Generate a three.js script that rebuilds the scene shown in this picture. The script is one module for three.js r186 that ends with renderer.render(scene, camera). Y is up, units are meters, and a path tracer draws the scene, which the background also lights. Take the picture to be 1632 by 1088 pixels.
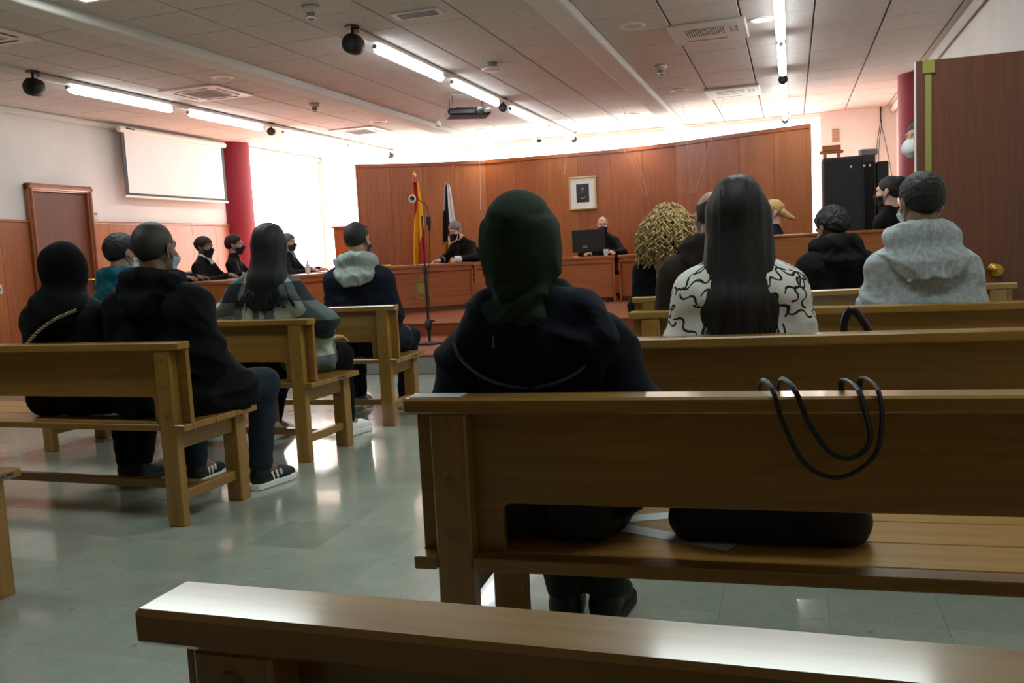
import * as THREE from 'three';
import { mergeGeometries } from 'three/addons/utils/BufferGeometryUtils.js';
import { ImprovedNoise } from 'three/addons/math/ImprovedNoise.js';
import { RectAreaLightUniformsLib } from 'three/addons/lights/RectAreaLightUniformsLib.js';

// ---------------------------------------------------------------- camera, sky, exposure
const scene = new THREE.Scene();
const camera = new THREE.PerspectiveCamera(42.336, 1632 / 1088, 0.05, 200);
const R = THREE.MathUtils.degToRad;
const CAMY = 1.08, CEIL = 2.98;
camera.position.set(0, CAMY, 0);
camera.rotation.order = 'YXZ';
camera.rotation.set(R(-5.8266), R(17.7921), R(-2.9291));
scene.add(camera);
const renderer = new THREE.WebGLRenderer({ antialias: true });
renderer.toneMapping = THREE.LinearToneMapping;
renderer.toneMappingExposure = 1.0;
renderer.shadowMap.enabled = true;
RectAreaLightUniformsLib.init();
const SKY = 8.5;                                        // bright hazy daylight outside the windows of the dais
scene.background = new THREE.Color(1, 0.95, 0.89);
scene.backgroundIntensity = SKY;
const sun = new THREE.DirectionalLight(new THREE.Color(1, 0.93, 0.84), 110);   // low sun through the end windows, past the left edge of the curved screen
sun.name = 'sun'; sun.position.set(-7.6 + 0.12 * 12, 1.0 + 0.577 * 12, -12 - 12); sun.target.position.set(-7.6, 1.0, -12); sun.castShadow = true;
Object.assign(sun.shadow.camera, { left: -10, right: 10, top: 10, bottom: -10, near: 0.5, far: 40 }); sun.shadow.mapSize.set(2048, 2048); scene.add(sun, sun.target);
const TUBE_L = 44, PANEL_L = 19, DOWN_L = 5;            // radiance of tubes, recessed panels, downlights

// ---------------------------------------------------------------- helpers
let seed = 7;
const rnd = () => { seed = (seed * 1664525 + 1013904223) >>> 0; return seed / 4294967296; };
const rr = (a, b) => a + (b - a) * rnd();
const V = (x, y, z) => new THREE.Vector3(x, y, z);
const used = {};
function numbered(n) { const k = used[n] = (used[n] ?? -1) + 1; return k ? `${n}_${String(k).padStart(3, '0')}` : n; }
function thing(name, label, category, pos = [0, 0, 0], turn = 0, group) {
  const o = new THREE.Group(); o.name = numbered(name); o.position.set(...pos); o.rotation.y = turn;
  o.userData = { label, category }; if (group) o.userData.group = group;
  scene.add(o); return o;
}
function struct(name, label, category) { const o = new THREE.Group(); o.name = name; o.userData = { kind: 'structure', label, category }; scene.add(o); return o; }
function part(parent, name, geo, mat, pos, rot, label) {
  const m = new THREE.Mesh(geo, mat); m.name = name;
  if (pos) m.position.set(...pos); if (rot) m.rotation.set(...rot);
  if (label) m.userData.label = label;
  parent.add(m); return m;
}
// chamfered box, uv in metres, u along the longest side
const boxCache = new Map();
function box(w, h, d, c = 0.004) {
  const key = [w, h, d, c].map(v => v.toFixed(4)).join(); if (boxCache.has(key)) return boxCache.get(key);
  c = Math.min(c, w * 0.4, h * 0.4, d * 0.4);
  const P = [], N = [], U = [], hs = [w / 2, h / 2, d / 2], dims = [w, h, d], L = dims.indexOf(Math.max(...dims));
  const uvOf = (p, n) => { const ax = [0, 1, 2].filter(i => i !== n); let [a, b] = ax; if (b === L) [a, b] = [b, a]; return [p[a] + 0.37 * n, p[b] + p[n] * 0.3]; };
  const tri = (a, b, cc, n) => {
    const e = [0, 1, 2].map(i => b[i] - a[i]), g = [0, 1, 2].map(i => cc[i] - a[i]);
    const x = [e[1] * g[2] - e[2] * g[1], e[2] * g[0] - e[0] * g[2], e[0] * g[1] - e[1] * g[0]];
    if (x[0] * n[0] + x[1] * n[1] + x[2] * n[2] < 0) [b, cc] = [cc, b];
    const dom = n.map(Math.abs).indexOf(Math.max(...n.map(Math.abs)));
    for (const p of [a, b, cc]) { P.push(...p); N.push(...n); U.push(...uvOf(p, dom)); }
  };
  for (let n = 0; n < 3; n++) for (const s of [-1, 1]) {
    const [a, b] = [0, 1, 2].filter(i => i !== n), q = (sa, sb) => { const p = [0, 0, 0]; p[n] = s * hs[n]; p[a] = sa * (hs[a] - c); p[b] = sb * (hs[b] - c); return p; };
    const nn = [0, 0, 0]; nn[n] = s; tri(q(-1, -1), q(1, -1), q(1, 1), nn); tri(q(-1, -1), q(1, 1), q(-1, 1), nn);
  }
  if (c > 0) {
    for (let n = 0; n < 3; n++) { const [a, b] = [0, 1, 2].filter(i => i !== n);
      for (const sa of [-1, 1]) for (const sb of [-1, 1]) {
        const q = (k, t) => { const p = [0, 0, 0]; p[n] = t * (hs[n] - c); p[a] = sa * (hs[a] - (k ? c : 0)); p[b] = sb * (hs[b] - (k ? 0 : c)); return p; };
        const nn = [0, 0, 0]; nn[a] = sa * 0.707; nn[b] = sb * 0.707;
        tri(q(0, -1), q(0, 1), q(1, 1), nn); tri(q(0, -1), q(1, 1), q(1, -1), nn);
      } }
    for (const sx of [-1, 1]) for (const sy of [-1, 1]) for (const sz of [-1, 1])
      tri([sx * hs[0], sy * (hs[1] - c), sz * (hs[2] - c)], [sx * (hs[0] - c), sy * hs[1], sz * (hs[2] - c)], [sx * (hs[0] - c), sy * (hs[1] - c), sz * hs[2]], [sx * 0.577, sy * 0.577, sz * 0.577]);
  }
  const g = new THREE.BufferGeometry();
  g.setAttribute('position', new THREE.Float32BufferAttribute(P, 3)); g.setAttribute('normal', new THREE.Float32BufferAttribute(N, 3)); g.setAttribute('uv', new THREE.Float32BufferAttribute(U, 2));
  boxCache.set(key, g); return g;
}
// box given by its two corners, as geometry already in place
function bx(x0, x1, y0, y1, z0, z1, c) { return box(Math.abs(x1 - x0), Math.abs(y1 - y0), Math.abs(z1 - z0), c).clone().translate((x0 + x1) / 2, (y0 + y1) / 2, (z0 + z1) / 2); }
function boxPart(parent, name, x0, x1, y0, y1, z0, z1, mat, c, label) { return part(parent, name, box(Math.abs(x1 - x0), Math.abs(y1 - y0), Math.abs(z1 - z0), c), mat, [(x0 + x1) / 2, (y0 + y1) / 2, (z0 + z1) / 2], null, label); }
const cyl = (r0, r1, h, n = 20, open = false) => new THREE.CylinderGeometry(r0, r1, h, n, 1, open);
const lathe = (pts, n = 24) => new THREE.LatheGeometry(pts.map(p => new THREE.Vector2(...p)), n);
const tube = (pts, r, n = 24, s = 6) => new THREE.TubeGeometry(new THREE.CatmullRomCurve3(pts.map(p => V(...p))), n, r, s);
function merge(gs) { return mergeGeometries(gs.map(g => { const q = g.index ? g.toNonIndexed() : g; for (const k of Object.keys(q.attributes)) if (!['position', 'normal', 'uv'].includes(k)) q.deleteAttribute(k); return q; })); }

// ---------------------------------------------------------------- textures
function hash(x, y, s) { let h = (x * 374761393 + y * 668265263 + s * 1442695041) | 0; h = Math.imul(h ^ (h >>> 13), 1274126177); return ((h ^ (h >>> 16)) >>> 0) / 4294967296; }
function vnoise(x, y, px, py, s = 0) {
  const xi = Math.floor(x), yi = Math.floor(y), fx = x - xi, fy = y - yi, u = fx * fx * (3 - 2 * fx), v = fy * fy * (3 - 2 * fy);
  const w = (a, p) => ((a % p) + p) % p, h = (a, b) => hash(w(a, px), w(b, py), s);
  return (h(xi, yi) * (1 - u) + h(xi + 1, yi) * u) * (1 - v) + (h(xi, yi + 1) * (1 - u) + h(xi + 1, yi + 1) * u) * v;
}
const fbm = (u, v, fx, fy, s, o = 4) => { let a = 0, m = 0.5; for (let i = 0; i < o; i++) { a += m * vnoise(u * fx, v * fy, fx, fy, s + i); fx *= 2; fy *= 2; m *= 0.5; } return a; };
function tex(w, h, fn, srgb = true, rep) {
  const d = new Uint8Array(w * h * 4);
  for (let j = 0; j < h; j++) for (let i = 0; i < w; i++) { const c = fn(i / w, j / h), k = (j * w + i) * 4; for (let n = 0; n < 3; n++) d[k + n] = Math.max(0, Math.min(255, (Array.isArray(c) ? c[n] : c) * 255)); d[k + 3] = 255; }
  const t = new THREE.DataTexture(d, w, h); t.wrapS = t.wrapT = THREE.RepeatWrapping; t.magFilter = THREE.LinearFilter; t.minFilter = THREE.LinearMipmapLinearFilter; t.generateMipmaps = true;
  if (srgb) t.colorSpace = THREE.SRGBColorSpace; if (rep) t.repeat.set(...rep); t.needsUpdate = true; return t;
}
const woodTex = (s, a, b, fv, rep) => tex(512, 512, (u, v) => {
  const wv = v + 0.05 * fbm(u, v, 2, 3, s + 9), g = fbm(u, wv, 3, fv, s), f = fbm(u, v, 6, 128, s + 20, 2), c = Math.abs(Math.sin((wv * fv * 0.35 + 2.2 * fbm(u, v, 2, 4, s + 40)) * Math.PI * 2));
  const t = Math.min(1, Math.max(0, 0.55 * g + 0.25 * f + 0.22 * c)); return [0, 1, 2].map(i => a[i] + (b[i] - a[i]) * t);
}, true, rep);
const T = {
  bench: woodTex(3, [0.60, 0.47, 0.25], [0.80, 0.66, 0.40], 22, [0.8, 1.6]),
  panel: woodTex(31, [0.56, 0.295, 0.145], [0.77, 0.475, 0.265], 26, [0.6, 1.1]),
  panelB: woodTex(57, [0.60, 0.335, 0.15], [0.80, 0.52, 0.285], 24, [0.6, 1.1]),
  dark: woodTex(71, [0.29, 0.14, 0.07], [0.41, 0.215, 0.11], 30, [0.6, 1.1]),
  weave: tex(128, 128, (u, v) => 0.5 + 0.25 * Math.sin(u * 200.96) * Math.sin(v * 200.96) + 0.4 * (fbm(u, v, 16, 16, 5) - 0.5), false, [8, 8]),
  fleece: tex(256, 256, (u, v) => { const n = fbm(u, v, 24, 24, 11, 3); return 0.82 + 0.3 * (n - 0.5); }, true, [3, 3]),
  strand: tex(512, 64, (u, v) => 0.25 + 0.75 * fbm(u, v, 96, 2, 15, 3), false, [1, 1]),
  acoustic: tex(256, 256, (u, v) => { const n = fbm(u, v, 48, 48, 2, 3); return n > 0.62 ? 0.82 : 0.94 + 0.05 * (n - 0.5); }, true, [1.7, 1.7]),
  grime: tex(256, 256, (u, v) => 0.93 + 0.1 * (fbm(u, v, 4, 4, 8, 5) - 0.5), true, [0.4, 0.4]),
};
const terrazzo = s => tex(256, 256, (u, v) => {
  const b = 0.76 + 0.1 * (fbm(u, v, 3, 3, s, 4) - 0.5), ch = vnoise(u * 64, v * 64, 64, 64, s + 5), st = fbm(u, v, 5, 5, s + 33, 4);
  const k = b + (ch > 0.86 ? 0.05 : 0) - (ch < 0.05 ? 0.08 : 0) - (st > 0.70 ? (st - 0.70) * 1.2 : 0); return [k * 0.97, k, k * 0.975];
}, true, [2.2, 2.2]);

// ---------------------------------------------------------------- materials
const std = (o) => new THREE.MeshStandardMaterial(o), phy = (o) => new THREE.MeshPhysicalMaterial(o);
const M = {
  bench: phy({ map: T.bench, color: 0xdccaa4, roughness: 0.34, clearcoat: 0.5, clearcoatRoughness: 0.12 }),
  bench2: phy({ map: T.bench, color: 0xd2bd96, roughness: 0.36, clearcoat: 0.5, clearcoatRoughness: 0.14 }),
  plug: std({ color: 0x8a6a3c, roughness: 0.5 }),
  tape: std({ color: 0xb9bfbd, roughness: 0.55 }),
  panel: phy({ map: T.panel, color: 0xe6dedb, roughness: 0.34, clearcoat: 0.25, clearcoatRoughness: 0.25 }),
  panelB: phy({ map: T.panelB, color: 0xe6dedb, roughness: 0.34, clearcoat: 0.25, clearcoatRoughness: 0.25 }),
  dark: phy({ map: T.dark, color: 0xffffff, roughness: 0.5, clearcoat: 0.1, clearcoatRoughness: 0.3 }),
  doorBrown: phy({ map: T.panel, color: 0x9c8e88, roughness: 0.5, clearcoat: 0.05, clearcoatRoughness: 0.4 }),
  wall: std({ map: T.grime, color: 0xf1efea, roughness: 0.9 }),
  ceilTile: std({ map: T.acoustic, color: 0xdcd8d2, roughness: 0.95 }),
  ceilBack: std({ color: 0x8f8a84, roughness: 0.95 }),
  beam: std({ color: 0xd6d6d0, roughness: 0.85 }),
  white: std({ color: 0xe9e7e2, roughness: 0.5 }),
  offwhite: std({ color: 0xcfcbc2, roughness: 0.6 }),
  black: std({ color: 0x0c0c0e, roughness: 0.55 }),
  blackGloss: std({ color: 0x08080a, roughness: 0.18 }),
  darkgrey: std({ color: 0x26262a, roughness: 0.6 }),
  grey: std({ color: 0x74767a, roughness: 0.55 }),
  metal: std({ color: 0x9a9a9a, roughness: 0.35, metalness: 1 }),
  brass: std({ color: 0xb08a3a, roughness: 0.28, metalness: 1 }),
  brassDull: std({ color: 0x8d8746, roughness: 0.5, metalness: 0.4 }),
  red: std({ color: 0x7c1026, roughness: 0.7 }),
  paper: std({ color: 0xe6e6e2, roughness: 0.8 }),
  marble: std({ color: 0x8c8981, map: T.grime, roughness: 0.3 }),
  daisWood: phy({ map: T.panel, color: 0xcab6a8, roughness: 0.4, clearcoat: 0.2, clearcoatRoughness: 0.3 }),
  screen: std({ color: 0xf2f0ee, roughness: 0.85 }),
  glass: phy({ color: 0xffffff, transmission: 1, thickness: 0, roughness: 0.02, ior: 1.45 }),
  tube: std({ color: 0xffffff, emissive: new THREE.Color(0.93, 0.97, 1), emissiveIntensity: 5 }),
  diffuser: std({ color: 0xffffff, emissive: new THREE.Color(0.88, 0.98, 0.97), emissiveIntensity: 2 }),
  lens: std({ color: 0xffffff, emissive: new THREE.Color(1, 0.97, 0.95), emissiveIntensity: 4 }),
};
// ---------------------------------------------------------------- room shell
const XL = -8.34, XR = 1.54, ZB = -14.8, ZN = 1.7, TH = 0.2;
{ // floor of small terrazzo tiles; the 300 nearest in view are single parts
  const f = struct('floor', 'polished pale terrazzo tile floor of the courtroom', 'floor');
  boxPart(f, 'screed', XL - TH, XR + TH, -0.2, -0.012, ZB - TH, ZN + TH, M.ceilBack, 0);
  const texs = [terrazzo(1), terrazzo(101), terrazzo(201)], tints = [0xd9dcd2, 0xd6d9cf, 0xdbded4, 0xc6c8bd];
  const mats = []; for (const t of texs) for (const c of tints) mats.push(phy({ map: t, color: c, roughness: 0.16, clearcoat: 0.5, clearcoatRoughness: 0.05 }));
  const S = 0.3035, g = box(S - 0.0007, 0.012, S - 0.0007, 0), far = mats.map(() => []);
  const i0 = Math.ceil((XL + 2.344) / S), i1 = Math.floor((XR + 2.344) / S), j0 = Math.floor((-7.4 + 2.54) / S), j1 = Math.floor((ZN + 2.54) / S);
  for (let i = i0 - 1; i <= i1; i++) for (let j = j0; j <= j1; j++) {
    const x0 = Math.max(XL, -2.344 + i * S), x1 = Math.min(XR, -2.344 + (i + 1) * S), z0 = Math.max(-7.4, -2.54 + j * S), z1 = Math.min(ZN, -2.54 + (j + 1) * S), h = hash(i, j, 3);
    if (x1 - x0 < 0.01 || z1 - z0 < 0.01) continue;
    const k = h < 0.03 ? 3 + 4 * Math.floor(h * 99) : 4 * Math.floor(hash(i, j, 4) * 3) + Math.floor(hash(i, j, 5) * 3);
    const whole = x1 - x0 > S - 0.001 && z1 - z0 > S - 0.001;
    if (whole && i >= -8 && i <= 6 && j >= -16 && j <= 3) part(f, 'floor_tile', g, mats[k], [(x0 + x1) / 2, -0.006, (z0 + z1) / 2], [0, hash(i, j, 6) < 0.5 ? 0 : Math.PI, 0]);
    else far[k].push(box(x1 - x0 - 0.0007, 0.012, z1 - z0 - 0.0007, 0).clone().translate((x0 + x1) / 2, -0.006, (z0 + z1) / 2));
  }
  far.forEach((a, k) => { if (a.length) part(f, 'distant_floor_tiles', merge(a), mats[k]).userData.kind = 'stuff'; });
}
{ // suspended ceiling: tiles in a grid, two beams along the room
  const c = struct('ceiling', 'white suspended ceiling of square acoustic tiles with two long beams', 'ceiling');
  boxPart(c, 'ceiling_deck', XL - TH, XR + TH, CEIL + 0.024, CEIL + 0.25, ZB - TH, ZN + TH, M.ceilBack, 0);
  const bays = [[-8.34, -8.15, -7.55, -6.95, -6.35, -5.75, -5.13], [-4.9, -4.275, -3.67, -3.06, -2.47, -1.85], [-1.6, -0.98, -0.38, 0.22, 0.82, 1.42, 1.54]];
  const rows = []; for (let k = -13; k <= 15; k++) rows.push(-5.757 - 0.597 * k); rows.sort((a, b) => b - a); rows[0] = ZN; rows.push(ZB);
  const near = [];
  for (const b of bays) for (let i = 0; i < b.length - 1; i++) for (let j = 0; j < rows.length - 1; j++) {
    const w = b[i + 1] - b[i] - 0.015, d = rows[j] - rows[j + 1] - 0.008, x = (b[i] + b[i + 1]) / 2, z = (rows[j] + rows[j + 1]) / 2;
    if (d < 0.02) continue;
    if (rows[j] < -5.1) part(c, 'ceiling_tile', box(w, 0.016, d, 0.003), M.ceilTile, [x, CEIL + 0.008, z]);
    else near.push(box(w, 0.016, d, 0.003).clone().translate(x, CEIL + 0.008, z));
  }
  part(c, 'overhead_tiles', merge(near), M.ceilTile).userData.kind = 'stuff';
  for (const [a, b] of [[-5.13, -4.9], [-1.85, -1.6]]) {
    const s = new THREE.Shape(); s.moveTo(a, 0.03); s.lineTo(a, -0.045); s.quadraticCurveTo(a, -0.075, a + 0.03, -0.075); s.lineTo(b - 0.03, -0.075); s.quadraticCurveTo(b, -0.075, b, -0.045); s.lineTo(b, 0.03);
    part(c, 'ceiling_beam', new THREE.ExtrudeGeometry(s, { depth: ZN - ZB, bevelEnabled: false, curveSegments: 5 }), M.beam, [0, CEIL, ZB]);
  }
}
function wallWithOpening(name, label, along, at, thick, a0, a1, o) { // along 'x' or 'z'; o = [a, b, y0, y1] or null
  const w = struct(name, label, 'wall'), put = (p, q, y0, y1) => along === 'z' ? boxPart(w, 'plaster', at, at + thick, y0, y1, p, q, M.wall, 0) : boxPart(w, 'plaster', p, q, y0, y1, at, at + thick, M.wall, 0);
  if (!o) { put(a0, a1, -0.2, CEIL + 0.25); return w; }
  put(a0, o[0], -0.2, CEIL + 0.25); put(o[1], a1, -0.2, CEIL + 0.25); put(o[0], o[1], -0.2, o[2]); put(o[0], o[1], o[3], CEIL + 0.25);
  return w;
}
const WL = [-14.68, -12.42, 0.55, 2.94], WB = [-8.2, 0.46, 0.7, 2.955];
const wallL = wallWithOpening('wall_left', 'white plaster wall with wood wainscot, projection screen and door', 'z', XL, -TH, ZB, ZN, WL);
const wallR = wallWithOpening('wall_right', 'white wall on the right behind the open wooden door', 'z', XR, TH, ZB, ZN);
const wallB = wallWithOpening('wall_back', 'bright end wall behind the curved wooden screen', 'x', ZB, -TH, XL - TH, XR + TH, WB);
const wallN = wallWithOpening('wall_near', 'end wall at the public side of the courtroom', 'x', ZN, TH, XL - TH, XR + TH);
boxPart(wallN, 'wainscot_board', XL, XR, 0, 2.96, ZN - 0.03, ZN - 0.001, M.dark, 0);
function windowIn(name, label, along, at, [a0, a1, y0, y1], n) {
  const w = struct(name, label, 'window'), t = 0.018, b = (p, q, u, v, d, mat, nm) => along === 'z' ? boxPart(w, nm, at - d, at + d, u, v, p, q, mat, 0.003) : boxPart(w, nm, p, q, u, v, at - d, at + d, mat, 0.003);
  b(a0, a1, y0, y0 + 2 * t, 0.03, M.white, 'window_frame'); b(a0, a1, y1 - 2 * t, y1, 0.03, M.white, 'window_frame');
  for (let i = 0; i <= n; i++) { const p = a0 + (a1 - a0) * i / n, l = Math.max(a0, p - t), r = Math.min(a1, p + t); b(l, r, y0 + 2 * t, y1 - 2 * t, 0.025, M.white, i % n ? 'mullion' : 'window_frame');
    if (i < n) b(p + t, a0 + (a1 - a0) * (i + 1) / n - t, y0 + 2 * t, y1 - 2 * t, 0.001, M.glass, 'pane'); }
  return w;
}
windowIn('window_1', 'blindingly bright tall window in the left wall beyond the red column', 'z', XL - 0.1, WL, 1);
windowIn('window_2', 'bright window band behind the curved wooden screen', 'x', ZB - 0.1, WB, 4);
{ // cornices and wainscot
  const t1 = struct('trim_1', 'small white cornice along the left wall', 'cornice'); boxPart(t1, 'cornice', XL, XL + 0.05, CEIL - 0.075, CEIL - 0.002, ZB, ZN, M.beam, 0.02);
  const t2 = struct('trim_2', 'small white cornice along the right wall', 'cornice'); boxPart(t2, 'cornice', XR - 0.07, XR, CEIL - 0.1, CEIL - 0.002, ZB, ZN, M.beam, 0.03);
  const wv = (x0, x1, y0, y1, z0, z1, i) => { const m = boxPart(wallL, 'wainscot_board', x0, x1, y0, y1, z0, z1, i % 3 === 1 ? M.panelB : M.panel, 0.002); return m; };
  let i = 0; for (let z = ZN; z > -12.0; z -= 0.55) { const z1 = Math.max(z - 0.548, -12.02); if (z1 < -8.05 && z > -9.0) { if (z > -8.05) wv(XL, XL + 0.025, 0, 1.69, -8.05, z, i); if (z1 < -9.0) wv(XL, XL + 0.025, 0, 1.69, z1, -9.0, i); } else wv(XL, XL + 0.025, 0, 1.69, z1, z, i); i++; }
  const t3 = struct('trim_3', 'wooden cap rail on top of the wainscot', 'trim');
  boxPart(t3, 'cap_rail', XL, XL + 0.04, 1.69, 1.72, -8.05, ZN, M.panel, 0.006); boxPart(t3, 'cap_rail', XL, XL + 0.04, 1.69, 1.72, -12.02, -9.0, M.panel, 0.006);
}
{ // side door in the left wall
  const d = struct('door_1', 'brown wooden door with moulded frame in the left wall', 'door');
  boxPart(d, 'door_leaf', XL, XL + 0.03, 0.01, 2.05, -8.94, -8.12, M.doorBrown, 0.004);
  for (const [z0, z1] of [[-8.12, -8.04], [-9.02, -8.94]]) { boxPart(d, 'door_frame', XL, XL + 0.075, 0, 2.14, z0, z1, M.panel, 0.012); boxPart(d, 'door_frame', XL + 0.06, XL + 0.095, 0, 2.14, z0 + 0.02, z1 - 0.02, M.panel, 0.012); }
  boxPart(d, 'door_frame', XL, XL + 0.075, 2.05, 2.14, -9.02, -8.04, M.panel, 0.012); boxPart(d, 'door_frame', XL + 0.06, XL + 0.095, 2.07, 2.12, -9.02, -8.04, M.panel, 0.012);
  part(d, 'door_handle', tube([[0, 0, 0], [0.05, 0, 0], [0.055, 0, 0.02], [0.055, 0, 0.11]], 0.009), M.brass, [XL + 0.03, 1.0, -8.9]);
}
{ // open leaf of the entrance double door on the right
  const d = struct('door_2', 'dark wooden door leaf standing open with brass edge bolt and round knob', 'door');
  boxPart(d, 'door_leaf', 0.74, 1.52, 0.01, 2.1, -6.04, -6.0, M.dark, 0.003);
  boxPart(d, 'edge_strip', 0.732, 0.74, 0.01, 2.1, -6.04, -6.0, M.offwhite, 0.001);
  boxPart(d, 'flush_bolt', 0.79, 0.825, 0.3, 2.06, -6.0, -5.995, M.brassDull, 0.001, 'pale brass strip down the door edge');
  boxPart(d, 'bolt_keeper', 0.775, 0.845, 2.02, 2.1, -6.0, -5.985, M.brassDull, 0.004);
  part(d, 'door_knob', lathe([[0, 0], [0.042, 0], [0.042, 0.006], [0.018, 0.012], [0.016, 0.03], [0.036, 0.042], [0.042, 0.058], [0.034, 0.074], [0, 0.08]]), M.brass, [1.172, 0.82, -6.0], [Math.PI / 2, 0, 0], 'round brass knob');
}
for (const [x, z, n] of [[-8.36, -12.12, 'left wall beside the projection screen'], [1.56, -12.05, 'right wall beside the open door']]) {
  const c = thing('red_column', `round crimson column at the ${n}`, 'column', [x, 0, z]);
  part(c, 'shaft', cyl(0.28, 0.28, CEIL - 0.1, 48).translate(0, (CEIL - 0.1) / 2 + 0.1, 0), M.red); part(c, 'plinth', cyl(0.29, 0.29, 0.1, 48).translate(0, 0.05, 0), M.marble);
}
{ // dais: stone riser, wooden floor, second step
  const d = struct('floor_dais', 'low wooden dais with a grey marble riser in front of the judges', 'dais');
  for (let x = XL, i = 0; x < XR - 0.05; x += 1.235, i++) boxPart(d, 'riser_slab', x + 0.001, Math.min(XR, x + 1.234), 0, 0.165, -7.44, -7.402, M.marble, 0.003);
  boxPart(d, 'core', XL, XR, -0.1, 0.164, ZB, -7.44, M.ceilBack, 0);
  for (let z = -7.392, i = 0; z > ZB; z -= 0.3, i++) boxPart(d, 'floor_plank', XL, XR, 0.165, 0.18, Math.max(ZB, z - 0.298), z, i % 2 ? M.daisWood : M.daisWood, 0.002);
  boxPart(d, 'step_riser', -5.6, -0.6, 0.18, 0.305, -9.24, -9.2, M.daisWood, 0.003);
  boxPart(d, 'step_core', -5.6, -0.6, 0.18, 0.304, -12.2, -9.24, M.ceilBack, 0);
  for (let z = -9.19, i = 0; z > -12.2; z -= 0.3, i++) boxPart(d, 'floor_plank', -5.6, -0.6, 0.305, 0.32, Math.max(-12.2, z - 0.298), z, M.daisWood, 0.002);
  boxPart(d, 'step_core', -5.4, -0.8, 0.18, 0.32, -13.1, -12.2, M.daisWood, 0.002);
}
{ // curved wooden screen of veneered facets
  const P = [[-6.356, -12.436], [-5.517, -12.993], [-4.583, -13.339], [-3.595, -13.40], [-2.597, -13.40], [-1.572, -13.137], [-0.656, -12.682], [0.256, -12.299]];
  const w = thing('curved_wood_screen', 'tall concave wall of orange-brown veneer panels behind the judges', 'wood panelling');
  for (let i = 0; i < 7; i++) {
    const [x0, z0] = P[i], [x1, z1] = P[i + 1], L = Math.hypot(x1 - x0, z1 - z0), a = Math.atan2(-(z1 - z0), x1 - x0), cx = (x0 + x1) / 2, cz = (z0 + z1) / 2, n = [Math.sin(a), Math.cos(a)];
    for (const k of [-1, 1]) { const g = part(w, 'veneer_panel', box(L / 2 - 0.002, 2.29, 0.03, 0.002), [0, 1, 0, 1, 0, 0, 1][i] ^ (k > 0 && i === 3) ? M.panelB : M.panel, [cx + k * L / 4 * Math.cos(a), 0.18 + 1.145, cz - k * L / 4 * Math.sin(a)], [0, a, 0]); }
    part(w, 'top_trim', box(L + 0.006, 0.06, 0.05, 0.006), M.panel, [cx, 2.5, cz], [0, a, 0]);
    part(w, 'backing', box(L, 2.28, 0.02, 0), M.dark, [cx - n[0] * 0.026, 0.18 + 1.14, cz - n[1] * 0.026], [0, a, 0]);
  }
  boxPart(w, 'edge_trim', 0.245, 0.27, 0.18, 2.53, -12.33, -12.27, M.panelB, 0.004); boxPart(w, 'edge_trim', -6.375, -6.35, 0.18, 2.53, -12.47, -12.41, M.panelB, 0.004);
}
// ---------------------------------------------------------------- lights in the ceiling
function rect(name, x, y, z, w, h, col, I, down = true) {
  const l = new THREE.RectAreaLight(new THREE.Color(...col), I, w, h); l.name = name; l.position.set(x, y, z); if (down) l.rotation.x = -Math.PI / 2; scene.add(l); return l;
}
const TW = [0.95, 0.985, 1];
{ // three suspended rows of fluorescent tubes
  const rowsX = [-6.73, -3.4, -0.06], nm = ['leftmost', 'middle', 'rightmost'], segs = [[-7.17, -8.68], [-9.0, -10.5], [-11.05, -12.75], [-12.95, -14.4]];
  const sn = ['nearest', 'second nearest', 'third nearest', 'farthest'];
  rowsX.forEach((x, i) => {
    const rail = thing('light_rail', `thin grey rail carrying the ${nm[i]} row of fluorescent tubes`, 'light rail', [x, CEIL, 0], 0, 'rails of the tube lights');
    boxPart(rail, 'rail_body', -0.035, 0.035, -0.045, -0.012, -14.55, -6.8, M.offwhite, 0.006);
    for (const z of [-7.0, -8.85, -10.8, -12.85]) boxPart(rail, 'hanger', -0.01, 0.01, -0.014, 0, z - 0.01, z + 0.01, M.metal, 0.001);
    segs.forEach(([a, b], k) => {
      const t = thing('tube_light', `${sn[k]} glowing fluorescent tube of the ${nm[i]} ceiling row`, 'tube light', [x, CEIL - 0.09, (a + b) / 2], 0, 'fluorescent tubes');
      const L = Math.abs(b - a);
      part(t, 'tube', new THREE.CapsuleGeometry(0.042, L - 0.084, 6, 18).rotateX(Math.PI / 2), M.tube);
      for (const s of [-1, 1]) part(t, 'end_cap', cyl(0.02, 0.02, 0.04, 14).rotateX(Math.PI / 2), M.metal, [0, 0.006, s * (L / 2 + 0.015)]);
      for (const s of [-1, 1]) { const l = rect('tube_rect', x + s * 0.04, CEIL - 0.09 - 0.024, (a + b) / 2, 0.05, L, TW, TUBE_L); l.rotation.set(-Math.PI / 2, s * R(60), 0); }   // a bare tube shines to both sides
    });
    for (const [z, w] of i === 2 ? [[-10.78, 'far'], [-14.5, 'farthest']] : [[-6.74, 'near'], [-10.72, 'far'], [-14.5, 'farthest']]) {
      const s = thing('ceiling_speaker_ball', `black rounded spot on a stem at the ${w} end of the ${nm[i]} tube row`, 'ceiling spotlight', [x, CEIL, z]);
      part(s, 'rose', cyl(0.06, 0.06, 0.012, 20).translate(0, -0.006, 0), M.black); part(s, 'stem', cyl(0.012, 0.012, 0.06, 10).translate(0, -0.04, 0), M.black);
      const sc = w === 'near' ? 1 : 0.62; part(s, 'housing', lathe([[0, -0.085], [0.05, -0.083], [0.078, -0.06], [0.085, 0], [0.08, 0.05], [0.06, 0.075], [0, 0.08]], 24).rotateX(Math.PI / 2).scale(sc, sc, sc), M.black, [0, -0.06 - 0.085 * sc, 0]);
    }
  });
}
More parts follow.
